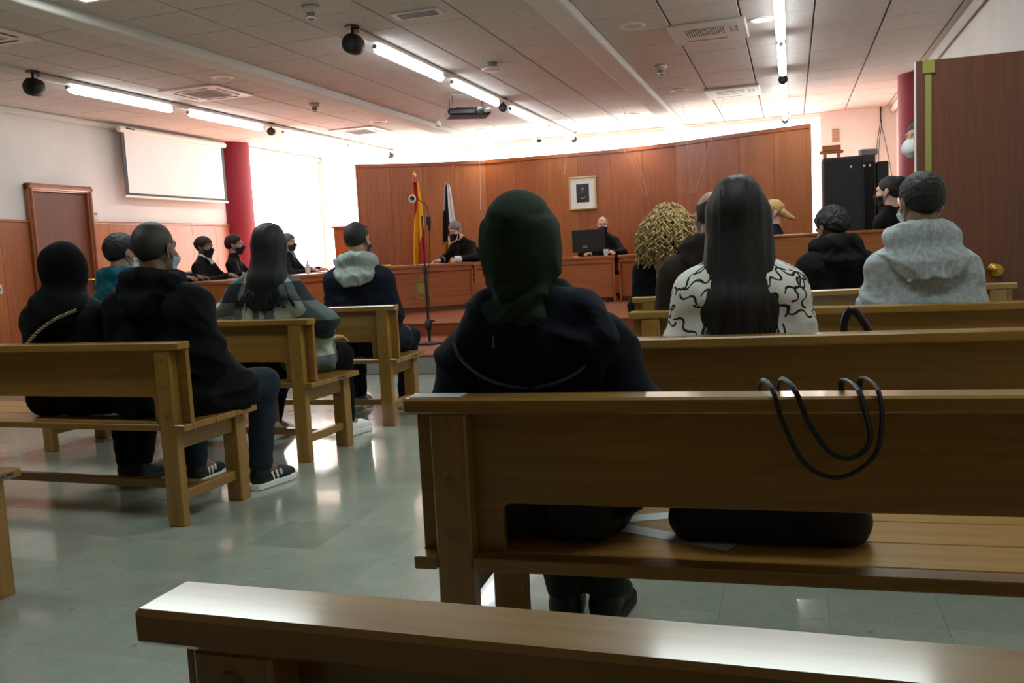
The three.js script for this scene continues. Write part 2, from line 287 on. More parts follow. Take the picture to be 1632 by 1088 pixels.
for (const [x, z, w] of [[-3.9, -4.95, 'farther left'], [-0.07, -4.95, 'farther right'], [-3.9, -2.3, 'nearer left'], [-0.07, -2.3, 'nearer right']]) { // recessed fixtures above the public, mirrored in the near bench
  const p = thing('recessed_light', `recessed white light fixture above the benches, ${w} one of four`, 'ceiling light', [x, CEIL, z], 0, 'recessed fixtures');
  boxPart(p, 'light_diffuser', -0.78, 0.78, -0.012, -0.004, -0.27, 0.27, M.diffuser, 0.002);
  for (const s of [-1, 1]) { boxPart(p, 'frame', -0.82, 0.82, -0.018, 0, s * 0.285 - 0.015, s * 0.285 + 0.015, M.white, 0.002); boxPart(p, 'frame', s * 0.8 - 0.02, s * 0.8 + 0.02, -0.018, 0, -0.27, 0.27, M.white, 0.002); }
  rect('panel_rect', x, CEIL - 0.016, z, 1.5, 0.5, [0.88, 1, 0.97], z < -4 ? PANEL_L : PANEL_L * 0.45);
}
for (const [x, z, on, w] of [[-0.22, -8.25, 1, 'beside the rightmost tube row'], [-2.17, -13.1, 1, 'in front of the curved screen right of centre'], [-4.55, -13.2, 1, 'in front of the curved screen left of centre'], [-1.29, -7.9, 0, 'near the right beam'], [-1.3, -11.42, 0, 'far along the right beam'], [-5.46, -7.87, 0, 'near the left beam'], [-5.46, -11.44, 0, 'far along the left beam']]) {
  const d = thing('downlight', `${on ? 'lit' : 'unlit'} round recessed downlight ${w}`, 'downlight', [x, CEIL, z]);
  part(d, 'bezel', lathe([[0.075, -0.004], [0.085, -0.012], [0.11, -0.008], [0.115, 0]], 32), M.white);
  part(d, on ? 'light_lens' : 'reflector', on ? cyl(0.078, 0.078, 0.006, 28).translate(0, -0.006, 0) : lathe([[0, -0.001], [0.05, -0.002], [0.078, -0.006]], 28), on ? M.lens : M.offwhite);
  if (on) { const l = new THREE.SpotLight(new THREE.Color(1, 0.97, 0.93), DOWN_L, 0, 0.9, 0.6, 2); l.name = 'downlight_spot'; l.position.set(x, CEIL - 0.03, z); l.target.position.set(x, 0, z); l.castShadow = true; l.shadow.radius = 3; scene.add(l, l.target); }
}
for (const [x, z, w] of [[-6.07, -5.5, 'cut by the left edge of the view'], [-6.07, -8.45, 'left of the near left beam'], [-6.07, -12.1, 'far at the left']]) { // four-way cassettes
  const a = thing('ceiling_cassette', `square white four-way air conditioning cassette ${w}`, 'air conditioner', [x, CEIL, z]);
  boxPart(a, 'body', -0.36, 0.36, -0.02, 0, -0.36, 0.36, M.white, 0.008); boxPart(a, 'intake_grille', -0.19, 0.19, -0.027, -0.018, -0.19, 0.19, M.offwhite, 0.003);
  for (let k = 0; k < 9; k++) boxPart(a, 'grille_slat', -0.17, 0.17, -0.031, -0.026, -0.16 + k * 0.04 - 0.006, -0.16 + k * 0.04 + 0.006, M.grey, 0.001);
  for (let k = 0; k < 4; k++) part(a, 'air_slot', box(0.4, 0.006, 0.03, 0.001), M.darkgrey, [[0, 0.27, 0, -0.27][k], -0.0195, [0.27, 0, -0.27, 0][k]], [0, k % 2 ? Math.PI / 2 : 0, 0]);
}
for (const [z, w] of [[-8.42, 'nearer'], [-11.93, 'farther']]) { // long grille units at the right
  const a = thing('ceiling_grille_unit', `${w} rectangular ceiling air unit with dark slatted grille`, 'air conditioner', [-0.68, CEIL, z]);
  boxPart(a, 'body', -0.34, 0.34, -0.03, 0, -0.37, 0.37, M.offwhite, 0.012); boxPart(a, 'grille_recess', -0.2, 0.14, -0.032, -0.028, -0.06, 0.22, M.black, 0.001);
  for (let k = 0; k < 17; k++) boxPart(a, 'grille_slat', -0.2 + k * 0.02, -0.19 + k * 0.02, -0.036, -0.03, -0.06, 0.22, M.offwhite, 0.001);
  boxPart(a, 'air_slot', -0.22, 0.16, -0.032, -0.029, -0.24, -0.225, M.darkgrey, 0.001); for (const x of [0.2, 0.25]) boxPart(a, 'louvre_handle', x, x + 0.012, -0.036, -0.029, 0, 0.18, M.grey, 0.001);
}
for (const [x, y, z, w] of [[-3.4, 1, -6.08, 'near the top of the view'], [-5.48, 1, -9.72, 'left of the left beam'], [-1.3, 0.8, -9.76, 'right of the right beam']]) {
  const d = thing('motion_detector', `small pale ceiling detector ${w}`, 'detector', [x, CEIL, z]);
  part(d, 'base', lathe([[0, 0], [0.065, 0], [0.065, -0.02], [0.05, -0.05], [0, -0.05]].reverse(), 24), M.offwhite); part(d, 'sensor', lathe([[0.034, -0.045], [0.032, -0.085], [0.02, -0.1], [0, -0.102]].reverse(), 20), M.grey); part(d, 'tip_ring', cyl(0.036, 0.036, 0.01, 20).translate(0, -0.088, 0), M.white);
}
{ const d = thing('smoke_detector', 'flat round white smoke detector on a dark stub', 'smoke detector', [-2.85, CEIL, -8.67]); part(d, 'stub', cyl(0.06, 0.05, 0.05, 20).translate(0, -0.025, 0), M.grey); part(d, 'disc', lathe([[0, -0.085], [0.08, -0.083], [0.105, -0.068], [0.1, -0.05], [0, -0.048]], 32), M.white); }
{ const d = thing('emergency_light', 'small recessed rectangular emergency light in the ceiling', 'emergency light', [-2.77, CEIL, -6.64]); boxPart(d, 'frame', -0.2, 0.2, -0.014, 0, -0.1, 0.1, M.white, 0.004); boxPart(d, 'lens', -0.16, 0.16, -0.018, -0.012, -0.06, 0.06, M.grey, 0.003); }
{ // projector hung on thin rods, white ball below
  const p = thing('projector', 'flat black projector hanging from the ceiling on thin rods', 'projector', [-3.72, 2.78, -10.3], R(28));
  boxPart(p, 'case', -0.26, 0.26, -0.05, 0.03, -0.19, 0.19, M.black, 0.02); boxPart(p, 'top_plate', -0.16, 0.16, 0.03, 0.05, -0.12, 0.12, M.darkgrey, 0.006); part(p, 'lens_barrel', cyl(0.045, 0.05, 0.04, 24).rotateX(Math.PI / 2), M.blackGloss, [0.12, -0.01, 0.205]);
  for (const [x, z] of [[-0.2, -0.14], [0.2, -0.14], [-0.2, 0.14], [0.2, 0.14]]) part(p, 'rod', cyl(0.004, 0.004, 0.175, 6), M.black, [x, 0.112, z]); boxPart(p, 'ceiling_plate', -0.21, 0.21, 0.188, 0.2, -0.15, 0.15, M.offwhite, 0.003);
  const b = thing('hanging_ball', 'small white globe hanging under the projector', 'globe', [-4.0, 2.64, -10.02]); part(b, 'globe', new THREE.SphereGeometry(0.036, 20, 14), M.white); part(b, 'cord', cyl(0.002, 0.002, 0.3, 5).translate(0, 0.185, 0), M.offwhite);
}
{ const d = thing('dome_camera', 'small dark dome camera hanging before the bright end wall', 'security camera', [-3.83, CEIL, -13.9]); part(d, 'stem', cyl(0.008, 0.008, 0.1, 8).translate(0, -0.05, 0), M.white); part(d, 'cap', cyl(0.05, 0.06, 0.05, 20).translate(0, -0.12, 0), M.offwhite); part(d, 'dome', new THREE.SphereGeometry(0.05, 20, 10, 0, 6.3, Math.PI / 2, Math.PI / 2), M.blackGloss, [0, -0.14, 0]); }
{ // projection screen on the left wall
  const s = thing('projection_screen', 'white pull-down projection screen with dark border on the left wall', 'projection screen', [-8.19, 0, -10.6]);
  boxPart(s, 'fabric', -0.003, 0.003, 2.09, 2.86, -1.02, 1.02, M.screen, 0); part(s, 'roller_case', new THREE.CapsuleGeometry(0.042, 2.2, 6, 18).rotateX(Math.PI / 2), M.white, [0, 2.9, 0]);
  for (const z of [-1.05, 1.05]) boxPart(s, 'border', -0.004, 0.004, 2.06, 2.86, z - 0.03, z + 0.03, M.darkgrey, 0); boxPart(s, 'border', -0.004, 0.004, 2.06, 2.09, -1.02, 1.02, M.darkgrey, 0); boxPart(s, 'bottom_bar', -0.014, 0.014, 2.03, 2.06, -1.1, 1.1, M.white, 0.006);
  for (const z of [-0.9, 0.9]) boxPart(s, 'bracket', -0.15, 0, 2.87, 2.93, z - 0.02, z + 0.02, M.white, 0.003); boxPart(s, 'vent', 0.03, 0.045, 2.9, 2.92, 0.86, 1.02, M.darkgrey, 0.002);
}
{ const t = thing('thermostat', 'small grey wall thermostat beside the brown door', 'thermostat', [XL, 1.79, -9.09]); boxPart(t, 'case', 0, 0.025, -0.05, 0.05, -0.05, 0.05, M.white, 0.005); boxPart(t, 'display', 0.024, 0.027, 0.005, 0.035, -0.035, 0.035, M.grey, 0.001); boxPart(t, 'flap', 0.024, 0.028, -0.04, -0.005, -0.04, 0.04, M.offwhite, 0.001); }
{ const t = thing('wall_socket', 'small pale socket low on the left wainscot', 'socket', [XL + 0.025, 0.95, -7.55]); boxPart(t, 'plate', 0, 0.012, -0.05, 0.05, -0.04, 0.04, M.offwhite, 0.003); part(t, 'socket_ring', cyl(0.022, 0.022, 0.006, 16).rotateZ(Math.PI / 2), M.grey, [0.013, 0, 0]); }
// ---------------------------------------------------------------- benches
const BL = 2.03, ST = 0.437;   // length, seat height
function benchPanelGeo() {
  const a = 0.012, b = BL - 0.012, y0 = 0.44, y1 = 0.748, c = 0.193, yc = 0.545, r = 0.022, s = new THREE.Shape();
  s.moveTo(a, y0); s.lineTo(a, y1); s.lineTo(b, y1); s.lineTo(b, y0); s.lineTo(BL - c, y0); s.lineTo(BL - c, yc - r); s.quadraticCurveTo(BL - c, yc, BL - c - r, yc); s.lineTo(c + r, yc); s.quadraticCurveTo(c, yc, c, yc - r); s.lineTo(c, y0); s.closePath();
  return new THREE.ExtrudeGeometry(s, { depth: 0.02, bevelEnabled: true, bevelSize: 0.0015, bevelThickness: 0.0015, bevelSegments: 1, curveSegments: 5 });
}
const panelGeo = benchPanelGeo();
function makeBench() {
  const o = new THREE.Group(), w = M.bench, w2 = M.bench2;
  boxPart(o, 'top_rail', 0, BL, 0.748, 0.781, -0.075, 0, w, 0.005);
  part(o, 'back_panel', panelGeo, w2, [0, 0, -0.0745]);
  const flip = s => s ? [0.056, 0.136] : [BL - 0.136, BL - 0.056];
  for (const s of [1, 0]) {
    const [a, b] = flip(s);
    const p = boxPart(o, 'rear_post', a, b, 0, 0.748, -0.052, -0.006, w, 0.004);
    for (const y of [0.72, 0.6, 0.484]) part(p, 'dowel_plug', cyl(0.011, 0.0125, 0.006, 14).rotateX(Math.PI / 2), M.plug, [0, y - 0.374, 0.024]);
    boxPart(o, 'front_leg', a, b, 0, 0.408, -0.47, -0.40, w, 0.004);
    boxPart(o, 'side_rail', (a + b) / 2 - 0.022, (a + b) / 2 + 0.022, 0.325, 0.408, -0.40, -0.052, w2, 0.004);
    boxPart(o, 'side_stretcher', (a + b) / 2 - 0.02, (a + b) / 2 + 0.02, 0.10, 0.145, -0.40, -0.052, w2, 0.004);
    boxPart(o, 'seat_end', s ? 0.004 : BL - 0.056, s ? 0.056 : BL - 0.004, 0.409, ST, -0.053, 0, w, 0.003);
  }
  boxPart(o, 'seat_rail', 0.136, BL - 0.136, 0.409, ST, -0.053, -0.002, w2, 0.003);
  for (const [a, b] of [[-0.2, -0.055], [-0.347, -0.202], [-0.495, -0.349]]) boxPart(o, 'seat_plank', 0.004, BL - 0.004, 0.409, ST, a, b, w, 0.003);
  boxPart(o, 'long_stretcher', 0.116, BL - 0.116, 0.105, 0.142, -0.245, -0.205, w2, 0.004);
  return o;
}
const benchProto = makeBench();
function bench(x, z, yaw, label, rightEnd) {
  const o = benchProto.clone(); o.name = numbered('wooden_bench'); const a = R(yaw);
  if (rightEnd) { x -= BL * Math.cos(a); z += BL * Math.sin(a); }
  o.position.set(x, 0, z); o.rotation.y = a; o.userData = { label, category: 'bench', group: 'public benches' }; scene.add(o); return o;
}
const b1 = bench(-0.565, -0.613, -0.55, 'nearest wooden bench, only its glossy top rail in view at the bottom');
const b2 = bench(-0.793, -1.686, 2.44, 'oak bench with a black bag and the person in the green headscarf');
const b3 = bench(-0.78, -2.775, 3.4, 'oak bench on the right carrying the person in the patterned blouse');
const b4 = bench(-0.706, -3.932, -0.55, 'oak bench on the right carrying the person in the pale grey hoodie');
const b5 = bench(-0.881, -5.042, 6.0, 'farthest oak bench on the right, just before the brown privacy panel');
const L1 = bench(-2.50, -1.79, 0, 'oak bench cut off by the left edge of the view at the front', true);
const L2 = bench(-2.389, -2.991, -2.0, 'oak bench on the left with the people in black hijab and black coat', true);
const L3 = bench(-2.441, -4.097, -3.0, 'oak bench on the left with the person in the checked overshirt', true);
const L4 = bench(-2.398, -5.077, 2.0, 'farthest oak bench on the left with the person in the grey hood', true);
function onBench(b, s, y, d) { return b.localToWorld(V(s, y, d)); }
for (const b of [b1, b2, b3, b4, b5, L1, L2, L3, L4]) b.updateMatrixWorld(true);
function tapeStrip(b, label, s0, s1, y, d0, d1, turn = 0, h = 0.0012) {
  const p = onBench(b, (s0 + s1) / 2, y, (d0 + d1) / 2), t = thing('tape_strip', label, 'tape', [p.x, p.y, p.z], b.rotation.y + turn);
  part(t, 'tape', box(Math.abs(s1 - s0), h, Math.abs(d1 - d0), 0), M.tape, [0, h / 2, 0]);
}
tapeStrip(b2, 'grey tape stuck on the left end of the bench top rail by the green headscarf', 0.012, 0.125, 0.781, -0.066, -0.012);
tapeStrip(b2, 'grey tape strip running across the bench seat towards the black bag', 0.4, 0.68, ST, -0.215, -0.165, R(-24));
tapeStrip(b2, 'second grey tape strip crossing the seat, farther from the backrest', 0.36, 0.64, ST, -0.36, -0.31, R(20));
tapeStrip(L2, 'grey tape on the seat between the black hijab and the black coat', 1.2, 1.5, ST, -0.2, -0.15, R(10));
for (const [b, w] of [[L1, 'the cut-off bench'], [L3, 'the second farthest left bench'], [L4, 'the farthest left bench']]) {
  const p = onBench(b, BL - 0.0035, 0.423, b === L1 ? -0.43 : -0.3), t = thing('inventory_label', `tiny silver label on the seat end of ${w}`, 'label', [p.x, p.y, p.z], b.rotation.y);
  boxPart(t, 'plate', 0, 0.001, -0.009, 0.009, -0.035, 0.035, M.metal, 0); boxPart(t, 'print', 0.001, 0.0014, -0.004, 0.005, -0.03, -0.004, M.darkgrey, 0); boxPart(t, 'print', 0.001, 0.0014, -0.004, 0.001, 0.004, 0.03, M.darkgrey, 0);
}
// ---------------------------------------------------------------- implicit surfaces
const noise = new ImprovedNoise();
const smin = (a, b, k) => { const h = Math.max(k - Math.abs(a - b), 0) / k; return Math.min(a, b) - h * h * k * 0.25; };
class Fld {
  constructor(k = 0.03) { this.k = k; this.p = []; this.lo = [9, 9, 9]; this.hi = [-9, -9, -9]; }
  grow(c, r) { for (let i = 0; i < 3; i++) { this.lo[i] = Math.min(this.lo[i], c[i] - r); this.hi[i] = Math.max(this.hi[i], c[i] + r); } }
  cap(a, b, ra, rb = ra, q = 1) { this.p.push([0, a[0], a[1], a[2] / q, b[0] - a[0], b[1] - a[1], (b[2] - a[2]) / q, ra, rb, q]); this.grow(a, ra * Math.max(1, q)); this.grow(b, rb * Math.max(1, q)); return this; }
  ell(c, r) { this.p.push([1, ...c, ...r]); this.grow(c, Math.max(...r)); return this; }
  d(x, y, z) {
    let m = 1e9; const k = this.k;
    for (const p of this.p) {
      let d;
      if (p[0] === 0) {
        const q = p[9], px = x - p[1], py = y - p[2], pz = z / q - p[3], l = p[4] * p[4] + p[5] * p[5] + p[6] * p[6];
        let t = l > 0 ? (px * p[4] + py * p[5] + pz * p[6]) / l : 0; t = t < 0 ? 0 : t > 1 ? 1 : t;
        const ex = px - p[4] * t, ey = py - p[5] * t, ez = pz - p[6] * t; d = (Math.sqrt(ex * ex + ey * ey + ez * ez) - (p[7] + (p[8] - p[7]) * t)) * Math.min(1, q);
      } else {
        const ax = (x - p[1]) / p[4], ay = (y - p[2]) / p[5], az = (z - p[3]) / p[6], k0 = Math.sqrt(ax * ax + ay * ay + az * az), bx2 = ax / p[4], by = ay / p[5], bz = az / p[6], k1 = Math.sqrt(bx2 * bx2 + by * by + bz * bz);
        d = k1 > 1e-9 ? k0 * (k0 - 1) / k1 : -Math.min(p[4], p[5], p[6]);
      }
      m = m > 1e8 ? d : smin(m, d, k);
    }
    return m;
  }
}
function surf(f, lo, hi, h) { // surface nets, blocks far from the surface are skipped
  const n = [0, 1, 2].map(i => Math.ceil((hi[i] - lo[i]) / h) + 1), [nx, ny, nz] = n, F = new Float32Array(nx * ny * nz).fill(1), B = 4, skip = B * h * 0.87 + 0.02;
  for (let bz = 0; bz < nz; bz += B) for (let by = 0; by < ny; by += B) for (let bX = 0; bX < nx; bX += B) {
    const c = f(lo[0] + (bX + B / 2) * h, lo[1] + (by + B / 2) * h, lo[2] + (bz + B / 2) * h), far = Math.abs(c) > skip;
    for (let k = bz; k < Math.min(nz, bz + B); k++) for (let j = by; j < Math.min(ny, by + B); j++) for (let i = bX; i < Math.min(nx, bX + B); i++)
      F[(k * ny + j) * nx + i] = far ? c : f(lo[0] + i * h, lo[1] + j * h, lo[2] + k * h);
  }
  const id = new Int32Array(nx * ny * nz).fill(-1), P = [], I = [];
  for (let k = 0; k < nz - 1; k++) for (let j = 0; j < ny - 1; j++) for (let i = 0; i < nx - 1; i++) {
    let mask = 0; const o = (k * ny + j) * nx + i, v = [];
    for (let c = 0; c < 8; c++) { const q = F[o + (c & 1) + ((c >> 1) & 1) * nx + (c >> 2) * nx * ny]; v.push(q); if (q < 0) mask |= 1 << c; }
    if (mask === 0 || mask === 255) continue;
    let sx = 0, sy = 0, sz = 0, m = 0;
    for (let a = 0; a < 8; a++) for (let bit = 1; bit < 8; bit <<= 1) { const b = a | bit; if (b === a) continue; if ((v[a] < 0) === (v[b] < 0)) continue; const t = v[a] / (v[a] - v[b]); sx += (a & 1) + (bit === 1 ? t : 0); sy += ((a >> 1) & 1) + (bit === 2 ? t : 0); sz += (a >> 2) + (bit === 4 ? t : 0); m++; }
    id[o] = P.length / 3; P.push(lo[0] + (i + sx / m) * h, lo[1] + (j + sy / m) * h, lo[2] + (k + sz / m) * h);
  }
  const quad = (a, b, c, d, fl) => { if (a < 0 || b < 0 || c < 0 || d < 0) return; if (fl) I.push(a, b, c, a, c, d); else I.push(a, c, b, a, d, c); };
  for (let k = 1; k < nz - 1; k++) for (let j = 1; j < ny - 1; j++) for (let i = 1; i < nx - 1; i++) {
    const o = (k * ny + j) * nx + i, s = F[o] < 0;
    if (s !== F[o + 1] < 0) quad(id[o - nx - nx * ny], id[o - nx * ny], id[o], id[o - nx], s);
    if (s !== F[o + nx] < 0) quad(id[o - 1 - nx * ny], id[o - nx * ny], id[o], id[o - 1], !s);
    if (s !== F[o + nx * ny] < 0) quad(id[o - 1 - nx], id[o - nx], id[o], id[o - 1], s);
  }
  const g = new THREE.BufferGeometry(); g.setAttribute('position', new THREE.Float32BufferAttribute(P, 3)); g.setIndex(I); g.computeVertexNormals(); return g;
}
function mesh(fld, h, mod, pad = 0.03) { const f = mod ? (x, y, z) => mod(fld.d(x, y, z), x, y, z) : (x, y, z) => fld.d(x, y, z); return surf(f, fld.lo.map(v => v - pad - 2 * h), fld.hi.map(v => v + pad + 2 * h), h); }
function cylUv(g, k = 0.25) { const p = g.attributes.position, u = new Float32Array(p.count * 2); for (let i = 0; i < p.count; i++) { u[2 * i] = Math.atan2(p.getX(i), p.getZ(i)) * k; u[2 * i + 1] = p.getY(i); } g.setAttribute('uv', new THREE.BufferAttribute(u, 2)); return g; }
function tint(g, fn) { const p = g.attributes.position, c = new Float32Array(p.count * 3); for (let i = 0; i < p.count; i++) { const q = fn(p.getX(i), p.getY(i), p.getZ(i)); c.set(q, 3 * i); } g.setAttribute('color', new THREE.BufferAttribute(c, 3)); return g; }

// ---------------------------------------------------------------- heads, hands, hair: shared shapes; faces look along -z
const headFld = new Fld(0.022);
headFld.ell([0, 0.035, 0.018], [0.074, 0.088, 0.094]).ell([0, -0.025, -0.022], [0.062, 0.088, 0.066]).cap([-0.03, -0.088, -0.035], [0.03, -0.088, -0.035], 0.026).ell([0, -0.098, -0.062], [0.024, 0.018, 0.02]).ell([-0.042, -0.028, -0.055], [0.026, 0.026, 0.024]).ell([0.042, -0.028, -0.055], [0.026, 0.026, 0.024]).cap([-0.036, 0.03, -0.072], [0.036, 0.03, -0.072], 0.014);
const faceFld = new Fld(0.009);
faceFld.cap([0, 0.012, -0.084], [0, -0.028, -0.103], 0.008, 0.0115).ell([-0.011, -0.034, -0.094], [0.009, 0.007, 0.01]).ell([0.011, -0.034, -0.094], [0.009, 0.007, 0.01]).cap([-0.018, -0.062, -0.082], [0.018, -0.062, -0.082], 0.006).cap([-0.015, -0.071, -0.081], [0.015, -0.071, -0.081], 0.0065);
const earFld = new Fld(0.008); for (const s of [-1, 1]) earFld.cap([s * 0.074, 0.018, 0.012], [s * 0.08, -0.028, 0.004], 0.011, 0.008).ell([s * 0.081, 0.008, 0.018], [0.007, 0.026, 0.018]);
const headD = (x, y, z) => {
  let d = smin(headFld.d(x, y, z), faceFld.d(x, y, z), 0.012);
  for (const s of [-1, 1]) { const e = Math.hypot((x - s * 0.031) / 1.35, y - 0.012, z + 0.088) - 0.012; d = -smin(-d, e, 0.012); const b = Math.hypot(x - s * 0.031, y - 0.012, z + 0.069) - 0.0125; d = Math.min(d, b); }
  return smin(d, earFld.d(x, y, z), 0.008);
};
const headGeo = surf(headD, [-0.11, -0.14, -0.13], [0.11, 0.14, 0.13], 0.005);
function skinTint(sk) {
  const lip = sk.map((v, i) => v * [0.95, 0.62, 0.62][i]), br = sk.map(v => v * 0.3);
  return (x, y, z) => {
    const ax = Math.abs(x), e = Math.hypot(ax - 0.031, y - 0.012);
    if (z < -0.07 && e < 0.0125 && Math.abs(y - 0.012) < 0.006) return e < 0.005 ? [0.02, 0.015, 0.01] : [0.6, 0.58, 0.55];
    if (z < -0.06 && ax > 0.014 && ax < 0.05 && Math.abs(y - 0.034 + (ax - 0.03) * 0.2) < 0.005) return br;
    if (z < -0.07 && ax < 0.022 && y < -0.057 && y > -0.077) return lip;
    return sk;
  };
}
const handGeo = (() => { // right hand, wrist at the origin, fingers along -z, palm down
  const f = new Fld(0.012); f.cap([0, 0, 0.01], [0, 0, -0.03], 0.026, 0.03, 1).cap([-0.022, 0, -0.03], [-0.024, 0, -0.085], 0.014, 0.013).cap([0.022, 0, -0.03], [0.026, -0.002, -0.08], 0.014, 0.012).cap([0, 0.001, -0.03], [0, 0.001, -0.088], 0.015, 0.013);
  const g = new Fld(0.004); [[-0.028, 0.07, 0.0088], [-0.0095, 0.078, 0.009], [0.0095, 0.073, 0.0088], [0.027, 0.058, 0.0078]].forEach(([x, l, r], i) => { let p = [x, 0, -0.08], a = -0.18; for (let k = 0; k < 3; k++) { const s = l * [0.45, 0.3, 0.25][k], q = [p[0] + 0.08 * x * s * 10 * 0.1, p[1] + s * Math.sin(a), p[2] - s * Math.cos(a)]; g.cap(p, q, r * (1 - 0.08 * k), r * (0.93 - 0.08 * k)); p = q; a -= 0.42; } });
  g.cap([-0.024, -0.006, -0.018], [-0.048, -0.014, -0.05], 0.0125, 0.0105).cap([-0.048, -0.014, -0.05], [-0.05, -0.02, -0.082], 0.0098, 0.0082);
  return surf((x, y, z) => smin(f.d(x, y, z) * 1.0, g.d(x, y, z), 0.006), [-0.075, -0.075, -0.175], [0.06, 0.04, 0.05], 0.0035);
})();
const yl = (z) => z < -0.07 ? 0.068 : z < -0.03 ? 0.068 - (z + 0.07) * 1.2 : z < 0.025 ? 0.02 - (z + 0.03) * 0.5 : z < 0.085 ? -0.008 - (z - 0.025) * 1.15 : -0.077;
const hairCache = {};
function hairGeo(type) {
  if (hairCache[type]) return hairCache[type];
  const sk = new Fld(0.02).ell([0, 0.035, 0.018], [0.074, 0.088, 0.094]), N = (x, y, z, f) => noise.noise(x * f, y * f, z * f);
  const box0 = [[-0.13, -0.15, -0.14], [0.13, 0.16, 0.16]];
  let g;
  const shell = (off, nz, fr, cut) => surf((x, y, z) => { const up = y - yl(z) - 0.006 * N(x, y, z, 55), t = Math.max(0, Math.min(1, up / 0.05)); let d = sk.d(x, y, z) - 0.0015 - (off - 0.0015) * Math.sqrt(t) - t * nz * (N(x, y, z, fr) + 0.6 * N(x, y, z, fr * 2.3)); d = Math.max(d, -up * 0.75); return cut ? Math.max(d, cut(x, y, z)) : d; }, ...box0, 0.0042);
  if (type === 'stubble') g = shell(0.003, 0.0, 10);
  else if (type === 'buzz') g = shell(0.006, 0.001, 60);
  else if (type === 'short') g = shell(0.014, 0.0035, 60);
  else if (type === 'crop') g = surf((x, y, z) => { const off = 0.006 + 0.016 * Math.min(1, Math.max(0, (y - 0.0) / 0.06)); let d = sk.d(x, y, z) - off - 0.003 * N(x, y, z, 70); return Math.max(d, (yl(z) - y) * 0.75); }, ...box0, 0.005);
  else if (type === 'tousled') g = shell(0.02, 0.008, 34);
  else if (type === 'ring') g = shell(0.008, 0.002, 60, (x, y, z) => (y - 0.075 - 0.02 * Math.cos(x * 30)) * 0.8);
  else if (type === 'bun') { const f = new Fld(0.02).ell([0, 0.035, 0.02], [0.083, 0.098, 0.104]).ell([0, 0.085, 0.1], [0.045, 0.04, 0.04]); g = surf((x, y, z) => Math.max(f.d(x, y, z) - 0.002 * N(x, y, z, 60), (yl(z) - y) * 0.75), [-0.13, -0.15, -0.14], [0.13, 0.17, 0.18], 0.005); }
  return hairCache[type] = cylUv(g, 0.1);
}
// long hair in the person's own frame, hanging from a head at H down the back
function longHair(H, len, width, flare, back, sd, col, rough = 0.38) {
  const f = new Fld(0.045), [x, y, z] = H;
  f.ell([x, y + 0.035, z + 0.016], [0.088, 0.102, 0.106]);
  for (let i = -3; i <= 3; i++) { const a = i / 3; f.cap([x + a * 0.055, y, z + 0.06 - Math.abs(a) * 0.045], [x + a * width * 0.55, y - len * 0.55, z + back * 0.8 - Math.abs(a) * 0.04], 0.042, 0.04, 0.9); f.cap([x + a * width * 0.55, y - len * 0.55, z + back * 0.8 - Math.abs(a) * 0.04], [x + a * (width + flare) * 0.62, y - len * (1 - 0.08 * a * a) , z + back - Math.abs(a) * 0.05], 0.042, 0.026, 0.9); }
  const g = mesh(f, 0.0085, (d, X, Y, Z) => { const s = noise.noise((X - x) * 55 + sd, Y * 3.2, Z * 20) * 0.006 + noise.noise((X - x) * 120, Y * 5 + sd, Z * 30) * 0.003; const face = Math.max(Z - (z - 0.03), 0) ; let dd = d + s; dd = Math.max(dd, -Math.max(Z - (z - 0.028), (Y - y - 0.075), -(Y - y + 0.6)) * 1 > 0 && false ? 1 : dd); const cut = Math.min((z - 0.045) - Z, (y + 0.062) - Y); return Math.max(dd, cut); });
  const gs = [cylUv(g, 0.22)];
  for (let i = 0; i < 90; i++) { const a = rr(-1, 1), L = len * rr(0.9, 1.05), o = rr(-0.012, 0.012), P = []; for (let k = 0; k <= 5; k++) { const t = 0.4 + 0.6 * k / 5; P.push([x + a * (0.055 + (width + flare * t) * 0.6 * t) + o * Math.sin(k * 2 + i), y - L * t, z + 0.065 * (1 - t) + back * t + 0.026 - 0.045 * a * a + rr(-0.003, 0.003)]); } const c = new THREE.CatmullRomCurve3(P.map(p => V(...p))), tg = new THREE.TubeGeometry(c, 10, rr(0.0015, 0.0032), 5); gs.push(tg); }
  return { geo: merge(gs), mat: std({ color: col, roughness: rough, bumpMap: T.strand, bumpScale: 0.003 }) };
}
